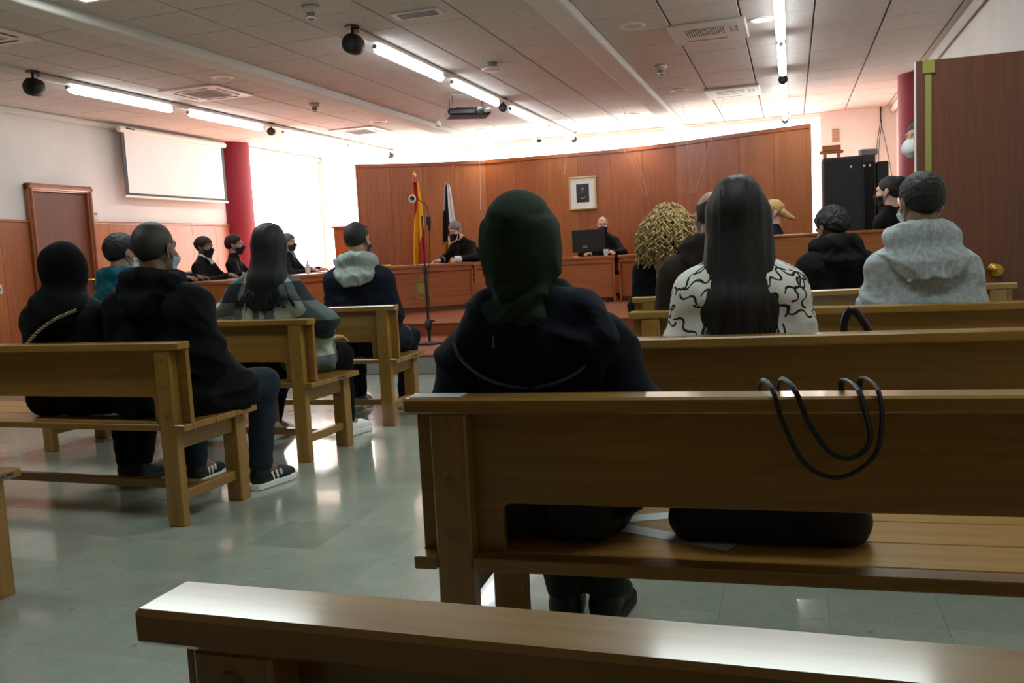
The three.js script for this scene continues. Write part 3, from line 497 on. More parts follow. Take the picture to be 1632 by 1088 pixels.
function curls(H, n, R0, drop, col) {
  const gs = [], [x, y, z] = H, f = new Fld(0.06).ell([x, y + 0.03, z + 0.03], [0.1, 0.115, 0.115]).cap([x, y - 0.02, z + 0.05], [x, y - drop * 0.8, z + 0.05], 0.11, 0.11);
  gs.push(cylUv(mesh(f, 0.014, (d, X, Y, Z) => Math.max(d + 0.014 + 0.012 * noise.noise(X * 40, Y * 40, Z * 40), Math.min((z - 0.05) - Z, (y + 0.05) - Y)))));
  for (let i = 0; i < n; i++) {
    const a = rr(-2.6, 2.6), b = Math.asin(rr(0.02, 0.995)), L = drop * rr(0.6, 1.0) * (0.8 + 0.35 * Math.sin(b)), sx = Math.sin(a) * Math.cos(b), sz = Math.cos(a) * Math.cos(b), P = [], tw = rr(0, 6), dir = rnd() < 0.5 ? 1 : -1, turns = rr(4, 6);
    const r0 = 0.1, out = rr(0.02, 0.07);
    for (let k = 0; k <= 36; k++) { const t = k / 36, r = 0.108 + (R0 - r0 + out) * Math.min(1, t * 1.4) * 1, q2 = Math.cos(b) + (1 - Math.cos(b)) * Math.min(1, t * 1.9), cy = y + 0.03 + 0.115 * Math.sin(b) - L * Math.pow(t, 1.25), cr = 0.011 * (0.5 + t * 0.6); P.push(V(x + Math.sin(a) * q2 * r + cr * Math.cos(tw + dir * t * turns * 6.28), cy + 0.012, z + 0.03 + Math.cos(a) * q2 * r + cr * Math.sin(tw + dir * t * turns * 6.28))); }
    gs.push(new THREE.TubeGeometry(new THREE.CatmullRomCurve3(P), 44, rr(0.0035, 0.006), 4));
  }
  return { geo: merge(gs), mat: std({ color: col, roughness: 0.6 }) };
}
const maskGeo = surf((x, y, z) => Math.max(Math.min(headFld.d(x, y, z), faceFld.d(x, y, z) - 0.004) - 0.006, -(y + 0.112), y + 0.012 - 0.25 * Math.max(0, Math.abs(x) - 0.01) * -1 - (Math.abs(x) < 0.02 ? 0.01 : 0), z + 0.02 + 0), [-0.1, -0.14, -0.14], [0.1, 0.02, 0.0], 0.0045);
const beakGeo = (() => { const f = new Fld(0.015); f.cap([0, -0.02, -0.085], [0, -0.1, -0.07], 0.03, 0.034).ell([0, -0.055, -0.085], [0.058, 0.055, 0.05]); return surf((x, y, z) => Math.max(smin(f.d(x, y, z), headFld.d(x, y, z) - 0.006, 0.01), -(y + 0.118), y - 0.002, z + 0.028), [-0.11, -0.15, -0.16], [0.11, 0.02, 0.0], 0.0045); })();
function loops() { return ([-1, 1].map(s => tube([[s * 0.064, -0.03, -0.03], [s * 0.074, -0.004, -0.008], [s * 0.083, 0.02, 0.022], [s * 0.083, -0.005, 0.034], [s * 0.078, -0.04, 0.012], [s * 0.06, -0.075, -0.025]], 0.0016, 26, 5))); }

// ---------------------------------------------------------------- people
// o: seat (height), S (scale of the trunk), wide, bulk, lean (forward), side, twist, head {yaw,pitch,roll}, arms 'lap'|'desk'|'out'|'down', knee spread, foot offset, top {mat,...}, legs mat, shoes
const fabric = (c, rough = 0.88, sheen = 0.08) => phy({ color: c, roughness: rough, bumpMap: T.weave, bumpScale: 0.0006, sheen, sheenRoughness: 0.6, specularIntensity: 0.35, sheenColor: new THREE.Color(c).lerp(new THREE.Color(0.6, 0.6, 0.65), 0.5) });
const skins = { pale: [0.56, 0.36, 0.27], tan: [0.36, 0.205, 0.13], brown: [0.2, 0.105, 0.062], ruddy: [0.55, 0.31, 0.22] };
const shoeGeo = (() => { const f = new Fld(0.03).cap([0, 0.05, 0.035], [0, 0.042, -0.11], 0.043, 0.036).cap([0, 0.04, -0.1], [0, 0.034, -0.17], 0.038, 0.03).cap([0, 0.075, 0.025], [0, 0.1, 0.02], 0.042, 0.044); return mesh(f, 0.009, (d, x, y) => Math.max(d, 0.016 - y, y - 0.115)); })();
const soleGeo = (() => { const s = new THREE.Shape(); s.moveTo(-0.038, 0.06); s.bezierCurveTo(-0.045, 0.1, 0.045, 0.1, 0.038, 0.06); s.bezierCurveTo(0.036, 0, 0.046, -0.08, 0.046, -0.13); s.bezierCurveTo(0.044, -0.22, -0.044, -0.22, -0.046, -0.13); s.bezierCurveTo(-0.046, -0.08, -0.036, 0, -0.038, 0.06); return new THREE.ExtrudeGeometry(s, { depth: 0.022, bevelEnabled: true, bevelSize: 0.003, bevelThickness: 0.003, bevelSegments: 2 }).rotateX(Math.PI / 2).translate(0, 0.027, 0); })();
function person(o) {
  const g = thing('person', o.label, 'person', [o.x, o.y ?? 0, o.z], R(o.turn ?? 0));
  const S = o.S ?? 1, s0 = o.seat ?? ST, W = o.wide ?? 1, b = o.bulk ?? 0, ln = o.lean ?? 0, sd = o.x * 7 + o.z * 3, cell = o.cell ?? 0.012, hd = { yaw: 0, pitch: 0, roll: 0, ...(o.head ?? {}) };
  const Y = (t) => s0 + t * S, lz = (t) => -ln * t * t * 1.2 - 0.0, sx = (t) => (o.side ?? 0) * t;
  const J = (x, t, z = 0) => [x * W + sx(t), Y(t), z + lz(t)];
  const neck = J(0, 0.62, 0.012), H = [sx(0.77) + (hd.dx ?? 0), Y(0.765) + (hd.dy ?? 0), lz(0.77) - 0.012 + (hd.dz ?? 0)];
  const arms = [-1, 1].map(k => {
    const dr = o.slope ?? 0.025, sh = J(k * 0.15, 0.525 - dr, 0.01); let el, wr, hp;
    const A = o.arms ?? 'lap';
    if (A === 'desk') { el = J(k * 0.265, 0.31, -0.13); wr = [k * 0.12 * W + sx(0.3), o.deskY - (o.y ?? 0) + 0.045, lz(0.4) - 0.36]; hp = [k * -0.5, -0.02]; }
    else if (A === 'out') { el = J(k * 0.33, 0.33, 0.0); wr = J(k * 0.16, 0.19, -0.26); hp = [k * -0.6, 0.1]; }
    else if (A === 'down') { el = J(k * 0.235, 0.25, 0.03); wr = J(k * 0.22, -0.02, -0.06); hp = [0, -1.3]; }
    else { el = J(k * 0.19, 0.27, -0.02); wr = J(k * 0.11, 0.175, -0.26); hp = [k * -0.55, -0.25]; }
    if (o.elbow) el = el.map((v, i) => v + (o.elbow[i] * (i === 0 ? k : 1)));
    return { sh, el, wr, hp, k };
  });
  const ks = o.knee ?? 0.12, standing = o.stand, legs = [-1, 1].map(k => {
    const f = (o.feet ?? [[-ks * 1.0, -0.44], [ks * 1.0, -0.44]])[k < 0 ? 0 : 1];
    return standing ? { k, hip: [k * 0.085, s0 + 0.06, 0.01], kn: [k * 0.09, 0.5, -0.01], an: [k * 0.09, 0.09, 0.02], ft: [k * 0.09, 0.02] } : { k, hip: [k * 0.085 * W, s0 + 0.09, 0.03], kn: [(k * ks + f[0]) / 2 * 1.1, s0 + 0.075, -0.42], an: [f[0], 0.1, f[1] + 0.02], ft: f };
  });
  // body: one continuous skin surface with head and hands
  const bf = new Fld(0.04);
  bf.cap(J(-0.05, 0.12, 0.01), J(-0.06, 0.45, 0.015), 0.06, 0.055, 0.7).cap(J(0.05, 0.12, 0.01), J(0.06, 0.45, 0.015), 0.06, 0.055, 0.7).cap(J(0, 0.47, 0.02), neck, 0.05, 0.05).cap(neck, [H[0], H[1] - 0.05, H[2] + 0.025], 0.058, 0.055);
  for (const a of arms) bf.cap(J(0, 0.53, 0.01), a.sh, 0.04, 0.04).cap(a.sh, a.el, 0.044, 0.036).cap(a.el, a.wr, 0.036, 0.025);
  for (const l of legs) bf.cap(l.hip, l.kn, 0.075, 0.052).cap(l.kn, l.an, 0.05, 0.036).cap(l.an, [l.ft[0], 0.05, l.ft[1] - 0.1], 0.036, 0.03);
  const sk = skins[o.skin ?? 'tan'], parts = [mesh(bf, 0.017)];
  const hq = new THREE.Matrix4().makeRotationFromEuler(new THREE.Euler(R(hd.pitch), R(hd.yaw), R(hd.roll), 'YXZ')).setPosition(...H), hs = new THREE.Matrix4().makeScale(0.97 * (hd.s ?? 1), 0.97 * (hd.s ?? 1), 0.97 * (hd.s ?? 1)), HM = hq.clone().multiply(hs);
  parts.forEach(p => tint(p, () => sk));
  parts.push(tint(headGeo.clone(), skinTint(sk)).applyMatrix4(HM));
  for (const a of arms) { const m = new THREE.Matrix4().makeRotationFromEuler(new THREE.Euler(a.hp[1], -a.hp[0] * -1, 0, 'YXZ')).setPosition(...a.wr); const h = tint(handGeo.clone(), () => sk); if (a.k < 0) { h.scale(-1, 1, 1); const ix = h.index; for (let i = 0; i < ix.count; i += 3) { const t = ix.getX(i); ix.setX(i, ix.getX(i + 1)); ix.setX(i + 1, t); } h.computeVertexNormals(); } parts.push(h.applyMatrix4(m)); }
  part(g, 'body', mergeGeometries(parts), std({ vertexColors: true, roughness: 0.55 }));
  // upper garment
  const jf = new Fld(0.05), q = 0.74;
  jf.cap(J(-0.075, 0.1, 0.0), J(-0.085, 0.3, 0.005), 0.1 + b, 0.098 + b, q).cap(J(0.075, 0.1, 0.0), J(0.085, 0.3, 0.005), 0.1 + b, 0.098 + b, q).cap(J(-0.085, 0.3, 0.005), J(-0.09, 0.46, 0.012), 0.098 + b, 0.088 + b, q).cap(J(0.085, 0.3, 0.005), J(0.09, 0.46, 0.012), 0.098 + b, 0.088 + b, q).cap(J(0, 0.5, 0.02), neck, 0.09 + b * 0.6, 0.06 + b * 0.3);
  for (const a of arms) jf.cap([neck[0] + a.k * 0.05 * W, neck[1] - 0.03 * S, neck[2]], a.sh, 0.048 + b * 0.4, 0.054 + b * 0.8).cap(a.sh, a.el, 0.056 + b * 0.8, 0.054 + b * 0.7).cap(a.el, a.wr, 0.054 + b * 0.7, 0.04 + b * 0.3);
  if (o.hem) for (const l of legs) jf.cap([l.hip[0], l.hip[1] + 0.01, 0.02], [l.kn[0] * 0.9 + l.hip[0] * 0.1, l.kn[1] + 0.01, -0.2], 0.1 + b, 0.095 + b * 0.6);
  const fa = o.fold ?? 0.009, ff = o.foldF ?? 7;
  const jg = mesh(jf, cell, (d, x, y, z) => { if (d > 0.06 || d < -0.06) return d; const w = 0.25 * noise.noise(x * 4 + sd, y * 4, z * 4), n = noise.noise(x * ff * 0.7 + sd, y * ff * 0.9, z * ff * 0.7), r1 = 1 - Math.abs(noise.noise(x * ff * 0.55 + w * 3, (y + 0.35 * Math.abs(x)) * ff * 1.7 + sd, z * ff * 0.55 + 3)) * 2.6, r2 = 1 - Math.abs(noise.noise((x + y * 0.6) * ff * 1.2 + sd, y * ff * 0.8 + w * 2, z * ff + 7)) * 3, low = 0.55 + 0.9 * Math.max(0, Math.min(1, (Y(0.42) - y) / (0.25 * S))); const fold = fa * (0.55 * n + 0.75 * low * Math.max(0, r1) ** 1.5 + 0.45 * Math.max(0, r2) ** 2 - 0.35); return Math.max(d - fold, s0 + 0.002 - y > 0 && z > -0.15 ? s0 + 0.002 - y : -1, y - (neck[1] + (o.collar ?? 0.04) + (z - neck[2]) * 0.15)); });
  part(g, o.topName ?? 'jacket', cylUv(jg, o.uvK ?? 0.25), o.top, null, null, o.topLabel);
  // legs
  if (o.legs) { const lf = new Fld(0.035); for (const l of legs) { lf.cap([l.hip[0], l.hip[1], l.hip[2] + 0.02], l.kn, 0.098 + b * 0.5, 0.072).cap(l.kn, [l.an[0], l.an[1] + 0.02, l.an[2]], 0.07, 0.056 + (o.flare ?? 0)); } part(g, 'trousers', cylUv(mesh(lf, 0.013, (d, x, y, z) => Math.max(d - 0.006 * noise.noise(x * 12 + sd, y * 22, z * 12), 0.085 - y, standing ? -1 : (s0 + 0.002 - y > 0 && z > -0.3 ? s0 + 0.002 - y : -1)))), o.legs); }
  for (const l of legs) { const sh = new THREE.Group(); sh.name = 'shoe'; sh.position.set(l.ft[0], 0, l.ft[1]); sh.rotation.y = -l.k * 0.12; g.add(sh); const up = part(sh, 'upper', shoeGeo, o.shoe ?? M.black); part(sh, 'sole', soleGeo, o.sole ?? M.black); if (o.stripes) for (const c of [0, 1, 2]) for (const e of [-1, 1]) part(sh, 'stripe', box(0.008, 0.055, 0.013, 0.001), M.white, [e * 0.0385, 0.052, -0.02 - c * 0.028], [0.5, 0, -e * 0.25]); }
  const headPart = (name, geo, mat, label) => { const m = part(g, name, geo, mat, null, null, label); m.applyMatrix4(HM); return m; };
  if (o.hair) headPart('hair', hairGeo(o.hair), std({ color: o.hairCol ?? 0x0d0b0a, roughness: o.hairR ?? 0.7 }));
  if (o.mask) { const mm = std({ color: o.mask, roughness: 0.8 }), m = headPart('face_mask', o.beak ? beakGeo : maskGeo, mm); for (const lg of loops()) part(m, 'ear_loop', lg, o.loop ? std({ color: o.loop, roughness: 0.7 }) : mm); }
  return { g, H, neck, J, Y, S, arms, legs, sd, HM, headPart };
}
// a hood lying on the back: roll round the neck and a drooping pouch
function hood(P, mat, w, drop, out, label, o2 = {}, cell = 0.009) {
  const n = P.neck, f = new Fld(0.04);
  for (let i = 0; i < 10; i++) { const a = -2.1 + i * 4.2 / 9, a2 = -2.1 + (i + 1) * 4.2 / 9; if (i < 9) f.cap([n[0] + Math.sin(a) * 0.092 * w, n[1] + 0.028 - 0.016 * Math.abs(a), n[2] + Math.cos(a) * 0.08], [n[0] + Math.sin(a2) * 0.092 * w, n[1] + 0.028 - 0.016 * Math.abs(a2), n[2] + Math.cos(a2) * 0.08], 0.037); }
  const shield = (x, y, z) => { const v = (n[1] + 0.015 - y) / drop, vc = Math.max(0, Math.min(1, v)), hw = w * (vc < 0.5 ? 0.09 + 0.12 * vc : 0.15 - 0.18 * (vc - 0.5)), t = 0.03 + out * (vc < 0.6 ? vc : 1.2 - vc), zc = n[2] + 0.062 + out * 0.5 * vc + 0.02 * vc, u = x - n[0] - (o2.skew ?? 0) * vc, e = Math.hypot(u / hw, (z - zc + 1.6 * u * u) / t) - 1; return Math.max(e * Math.min(hw, t) * 0.8, (v - 1) * drop * 0.8, (-v) * drop); };
  f.grow([n[0], n[1] - drop, n[2] + 0.1], 0.2 * w);
  const c = [n[0], n[1] + 0.05, n[2] + 0.02];
  return part(P.g, 'hood', cylUv(mesh(f, cell, (d0, x, y, z) => { const d = smin(d0, shield(x, y, z), 0.03), k = noise.noise(x * 9 + P.sd, y * 11, z * 9) * 0.012 + 0.009 * Math.max(0, 1 - Math.abs(noise.noise((x + y * 0.5) * 11 + P.sd, y * 7, z * 9)) * 4); const v = Math.abs(Math.atan2(x - n[0], n[1] + 0.05 - y)); const seam = 0.003 * Math.exp(-(((x - n[0]) / 0.006) ** 2)); const hole = 0.05 - Math.hypot(x - c[0], (y - c[1]) * 0.6, z - c[2]); return Math.max(d - k + seam, hole); })), mat, null, null, label);
}
// ---------------------------------------------------------------- desks and court furniture
function deskSegment(name, label, x0, z0, x1, z1, yTop, y0, depth, mat, sidePanels = true) {
  const L = Math.hypot(x1 - x0, z1 - z0), a = Math.atan2(-(z1 - z0), x1 - x0), d = thing(name, label, 'desk', [x0, y0, z0], a), h = yTop - y0;
  boxPart(d, 'desktop', -0.01, L + 0.01, h - 0.04, h, -depth, 0.015, mat, 0.005); boxPart(d, 'front_panel', 0.03, L - 0.03, 0.06, h - 0.04, -0.05, -0.025, mat, 0.003);
  boxPart(d, 'plinth', 0.03, L - 0.03, 0, 0.06, -0.09, -0.045, M.dark, 0.002); boxPart(d, 'fascia', 0, L, h - 0.1, h - 0.04, -0.03, 0.0, mat, 0.003);
  if (sidePanels) for (const x of [0.0, L - 0.03]) boxPart(d, 'side_panel', x, x + 0.03, 0, h - 0.04, -depth + 0.02, 0, mat, 0.003);
  return d;
}
const dL = deskSegment('judge_desk', 'angled left wing of the judges desk with a brass scales emblem', -5.45, -10.62, -4.215, -11.53, 0.96, 0.32, 0.55, M.panel);
const dC = deskSegment('judge_desk', 'plain centre section of the judges desk', -4.205, -11.54, -2.33, -12.06, 0.955, 0.32, 0.48, M.panelB);
const dR = deskSegment('judge_desk', 'right wing of the judges desk with an open knee space', -2.28, -12.1, -0.95, -11.75, 0.955, 0.32, 0.65, M.panel);
{ // brass emblem: scales and sword over a ribbon
  const p = dL.localToWorld(V(0.72, 0.3, -0.02)); dL.updateMatrixWorld(true); p.copy(dL.localToWorld(V(0.78, 0.33, -0.023)));
  const e = thing('scales_emblem', 'small brass scales of justice emblem on the left wing of the judges desk', 'emblem', [p.x, p.y, p.z], dL.rotation.y);
  const T0 = (pts, r) => tube(pts, r, 20, 5), m = M.brassDull;
  part(e, 'sword', merge([T0([[0, 0.17, 0], [0, -0.1, 0]], 0.006), T0([[-0.02, -0.06, 0], [0.02, -0.06, 0]], 0.005)]), m);
  part(e, 'beam', T0([[-0.12, 0.085, 0], [0, 0.1, 0], [0.12, 0.085, 0]], 0.005), m);
  for (const s of [-1, 1]) part(e, 'scale_pan', merge([T0([[s * 0.11, 0.085, 0], [s * 0.145, -0.01, 0]], 0.003), T0([[s * 0.11, 0.085, 0], [s * 0.075, -0.01, 0]], 0.003), T0([[s * 0.15, -0.01, 0], [s * 0.11, -0.035, 0], [s * 0.07, -0.01, 0]], 0.006)]), m);
  part(e, 'shield', new THREE.ExtrudeGeometry(new THREE.Shape([[-0.055, 0.06], [0.055, 0.06], [0.055, -0.03], [0.03, -0.065], [0, -0.08], [-0.03, -0.065], [-0.055, -0.03]].map(q => new THREE.Vector2(...q))), { depth: 0.006, bevelSize: 0.002, bevelThickness: 0.002, bevelSegments: 1 }), m);
  part(e, 'ribbon', merge([0, 1].map(k => T0(Array.from({ length: 9 }, (_, i) => { const t = -2.5 + i * 0.24; return [0.02 + (0.16 + k * 0.018) * Math.cos(t), -0.0 + (0.15 + k * 0.018) * Math.sin(t), 0]; }), 0.007))), m);
}
const deskLaw1 = deskSegment('lawyer_desk', 'long wooden lawyers desk on the left side of the dais', -5.95, -7.85, -5.95, -10.75, 0.93, 0.18, 0.55, M.panelB);
deskLaw1.rotation.y = Math.PI / 2; 
deskLaw1.position.set(-5.6, 0.18, -7.85);
const deskLaw2 = deskSegment('lawyer_desk', 'wooden lawyers desk with tall end panel on the right side of the dais', -0.9, -11.2, -0.9, -7.9, 0.93, 0.18, 0.5, M.panelB);
deskLaw2.rotation.y = -Math.PI / 2; deskLaw2.position.set(-0.95, 0.18, -11.16);
{ const p = thing('privacy_panel', 'plain brown wooden panel closing the right lawyers desk towards the public', 'panel', [0, 0.18, -7.8]);
  boxPart(p, 'board', -0.85, 0.36, 0, 0.90, -0.03, 0, M.panelB, 0.003); boxPart(p, 'board', 0.362, 1.5, 0, 0.90, -0.03, 0, M.panelB, 0.003); boxPart(p, 'cap', -0.86, 1.5, 0.90, 0.925, -0.045, 0.015, M.panelB, 0.005); }
// papers and small things on the desks
function onDesk(d, s, dep) { d.updateMatrixWorld(true); const y = d.children[0].position.y + 0.02; return d.localToWorld(V(s, y, dep)).toArray(); }
function sheets(d, s, dep, n, turn, label) { const o = thing('paper_stack', label, 'papers', onDesk(d, s, dep), d.rotation.y + turn); for (let i = 0; i < n; i++) part(o, 'sheet', box(0.21, 0.0016, 0.297, 0), M.paper, [rr(-0.008, 0.008), 0.0008 + i * 0.0017, rr(-0.008, 0.008)], [0, rr(-0.08, 0.08), 0]); }
sheets(dL, 0.98, -0.14, 4, 0.5, 'white papers under the hands of the writing judge'); sheets(dL, 0.62, -0.14, 3, 1.2, 'loose white papers left of the writing judge'); sheets(dL, 0.33, -0.2, 3, 1.4, 'papers lying beside the highlighter pens');
sheets(deskLaw1, 0.75, -0.3, 4, 0.3, 'white papers before the masked lawyer in black'); sheets(deskLaw1, 2.6, -0.3, 6, 0.2, 'papers before the lawyer in the dark suit'); sheets(dC, 0.85, -0.16, 5, 0.1, 'flat papers left of the monitor');
for (const [s, c, w] of [[0.2, 0xe23a5a, 'pink'], [0.26, 0xd8d020, 'yellow']]) { const p = thing('highlighter', `${w} highlighter pen at the left end of the judges desk`, 'pen', onDesk(dL, s * 1.6 - 0.1, -0.05), dL.rotation.y + 0.25); const m = std({ color: c, roughness: 0.4 }); part(p, 'barrel', cyl(0.014, 0.014, 0.1, 12).rotateZ(Math.PI / 2), m, [0, 0.014, 0]); part(p, 'cap', cyl(0.015, 0.015, 0.04, 12).rotateZ(Math.PI / 2), m, [0.07, 0.015, 0]); }
{ const p = onDesk(dC, 1.62, -0.3), m = thing('monitor', 'black computer monitor in front of the right-hand judge', 'monitor', p, dC.rotation.y - R(5)); boxPart(m, 'screen_back', -0.235, 0.235, 0.06, 0.38, -0.02, 0.02, M.black, 0.01); boxPart(m, 'neck', -0.03, 0.03, 0.01, 0.2, -0.05, -0.02, M.black, 0.004); boxPart(m, 'stand', -0.11, 0.11, 0, 0.014, -0.12, 0.06, M.black, 0.005); boxPart(m, 'rear_label', -0.09, -0.02, 0.12, 0.155, 0.02, 0.0215, M.grey, 0.001); }
{ const c = thing('paper_cup', 'white paper cup beside the monitor', 'cup', onDesk(dC, 1.84, -0.08)); part(c, 'cup', lathe([[0, 0.002], [0.026, 0.002], [0.035, 0.085], [0.037, 0.086], [0.037, 0.09], [0.033, 0.09], [0.024, 0.006], [0, 0.006]]), M.white); }
{ const c = thing('document_box', 'pale translucent tray of documents on the judges desk', 'tray', onDesk(dC, 1.12, -0.34), dC.rotation.y); boxPart(c, 'tray', -0.1, 0.1, 0, 0.02, -0.13, 0.13, M.offwhite, 0.004); for (let k = 0; k < 6; k++) boxPart(c, 'folder', -0.095 + k * 0.004, 0.095 - k * 0.004, 0.021 + k * 0.014, 0.033 + k * 0.014, -0.12, 0.12, k % 2 ? M.paper : M.offwhite, 0.002); }
{ const c = thing('desk_phone', 'dark desk telephone right of the writing judge', 'telephone', onDesk(dC, 0.22, -0.3), dC.rotation.y); const s = new THREE.Shape([[-0.09, 0], [0.09, 0], [0.09, 0.03], [-0.09, 0.09]].map(q => new THREE.Vector2(...q))); part(c, 'base', new THREE.ExtrudeGeometry(s, { depth: 0.16, bevelEnabled: true, bevelSize: 0.004, bevelThickness: 0.004, bevelSegments: 2 }).translate(0, 0.004, -0.08), M.darkgrey); part(c, 'handset', tube([[-0.07, 0.1, -0.1], [-0.06, 0.125, -0.05], [-0.06, 0.125, 0.05], [-0.07, 0.1, 0.1]], 0.018, 16, 8), M.black); }
{ const c = thing('small_monitor', 'small pale document camera on the right wing of the judges desk', 'camera', onDesk(dR, 0.42, -0.12), dR.rotation.y); boxPart(c, 'head', -0.05, 0.05, 0.07, 0.12, -0.04, 0.04, M.white, 0.01); boxPart(c, 'base', -0.07, 0.07, 0, 0.02, -0.05, 0.05, M.grey, 0.005); boxPart(c, 'stem', -0.06, -0.03, 0.02, 0.08, -0.02, 0.02, M.metal, 0.004); }
{ const c = thing('orange_note', 'small orange note pad on the judges desk before the monitor', 'note pad', onDesk(dC, 1.42, -0.05), dC.rotation.y); boxPart(c, 'pad', -0.035, 0.035, 0, 0.014, -0.03, 0.03, std({ color: 0xe08a20, roughness: 0.6 }), 0.002); boxPart(c, 'backing', -0.036, 0.036, -0.0002, 0.002, -0.031, 0.031, M.paper, 0); }
{ const b = thing('sanitizer_bottle', 'small white pump bottle beside the lawyer in the dark suit', 'bottle', onDesk(deskLaw1, 2.15, -0.3)); part(b, 'body', lathe([[0, 0], [0.03, 0.002], [0.032, 0.01], [0.032, 0.1], [0.014, 0.125], [0.012, 0.135], [0, 0.135]]), M.white); part(b, 'pump', merge([cyl(0.012, 0.012, 0.03, 12).translate(0, 0.15, 0), cyl(0.005, 0.005, 0.03, 8).translate(0, 0.175, 0), bx(-0.035, 0.012, 0.185, 0.197, -0.008, 0.008, 0.002)]), M.white); }
{ const c = thing('side_cabinet', 'narrow orange wooden cabinet in the glare left of the curved screen', 'cabinet', [-6.48, 0.18, -12.0]); boxPart(c, 'body', -0.12, 0.28, 0, 1.38, -0.35, -0.02, M.panelB, 0.004); boxPart(c, 'door', -0.11, 0.27, 0.05, 1.34, -0.02, 0, M.panelB, 0.003); boxPart(c, 'top', -0.13, 0.29, 1.38, 1.41, -0.36, 0.01, M.panelB, 0.004); part(c, 'knob', new THREE.SphereGeometry(0.014, 12, 8), M.brass, [0.22, 0.75, 0.012]); }
// microphone stand
{ const m = thing('microphone_stand', 'tall black microphone stand before the judges desk', 'microphone stand', [-3.55, 0.18, -8.3]);
  part(m, 'base', lathe([[0, 0.0], [0.13, 0.0], [0.135, 0.012], [0.12, 0.022], [0.02, 0.03], [0, 0.03]]), M.black); part(m, 'lower_pole', cyl(0.013, 0.013, 0.75, 12).translate(0, 0.4, 0), M.black); part(m, 'upper_pole', cyl(0.008, 0.008, 0.56, 12).translate(0, 1.02, 0), M.black); part(m, 'clutch', cyl(0.02, 0.02, 0.07, 12).translate(0, 0.75, 0), M.black); part(m, 'joint', lathe([[0, 0.15], [0.03, 0.15], [0.036, 0.18], [0.036, 0.22], [0.02, 0.25], [0, 0.25]]), M.darkgrey); part(m, 'clamp_handle', box(0.06, 0.02, 0.02, 0.004), M.black, [0.04, 0.235, 0]);
  boxPart(m, 'cross_bar', -0.02, 0.11, 1.293, 1.303, -0.005, 0.005, M.metal, 0.001); boxPart(m, 'receiver', 0.05, 0.09, 1.21, 1.29, -0.015, 0.02, M.black, 0.004); boxPart(m, 'receiver_tail', 0.066, 0.086, 1.15, 1.21, -0.008, 0.012, M.black, 0.003);
  part(m, 'gooseneck', tube([[0.068, 1.29, 0], [0.07, 1.36, 0], [0.05, 1.41, 0], [0, 1.45, 0.02], [-0.05, 1.48, 0.03]], 0.005, 24, 6), M.black);
  part(m, 'microphone', merge([new THREE.CapsuleGeometry(0.018, 0.03, 4, 12).rotateZ(1.1).translate(-0.07, 1.485, 0.03)]), M.black); part(m, 'ring', new THREE.TorusGeometry(0.034, 0.009, 8, 20), M.offwhite, [-0.075, 1.475, 0.045]);
  part(m, 'cable', tube([[0.075, 1.15, 0.01], [0.07, 0.9, 0.03], [0.03, 0.6, 0.02], [0.04, 0.35, 0.03], [0.02, 0.03, 0.02]], 0.004, 30, 5), M.black); }
// flags
function flagCloth(w0, w1, h, folds, colour, sd) { // hanging cloth, gathered at the top
  const nx = 48, ny = 60, P = [], C = [], U = [], I = [];
  for (let j = 0; j <= ny; j++) for (let i = 0; i <= nx; i++) { const u = i / nx, v = j / ny, w = w0 + (w1 - w0) * Math.pow(v, 0.8), x = (u - 0.3) * w + 0.015 * Math.sin(v * 5 + sd), z = 0.035 * (0.3 + v) * Math.sin(u * folds * Math.PI + v * 1.2 + sd) + 0.012 * Math.sin(u * folds * 2.3 * Math.PI + sd); P.push(x, -v * h * (1 - 0.04 * Math.sin(u * 3)), z); const c = new THREE.Color(colour(u, v)); C.push(c.r, c.g, c.b); U.push(u, v); }
  for (let j = 0; j < ny; j++) for (let i = 0; i < nx; i++) { const a = j * (nx + 1) + i; I.push(a, a + nx + 1, a + 1, a + 1, a + nx + 1, a + nx + 2); }
  const g = new THREE.BufferGeometry(); g.setAttribute('position', new THREE.Float32BufferAttribute(P, 3)); g.setAttribute('color', new THREE.Float32BufferAttribute(C, 3)); g.setAttribute('uv', new THREE.Float32BufferAttribute(U, 2)); g.setIndex(I); g.computeVertexNormals(); return g;
}
const flagMat = std({ vertexColors: true, roughness: 0.75, side: THREE.DoubleSide });
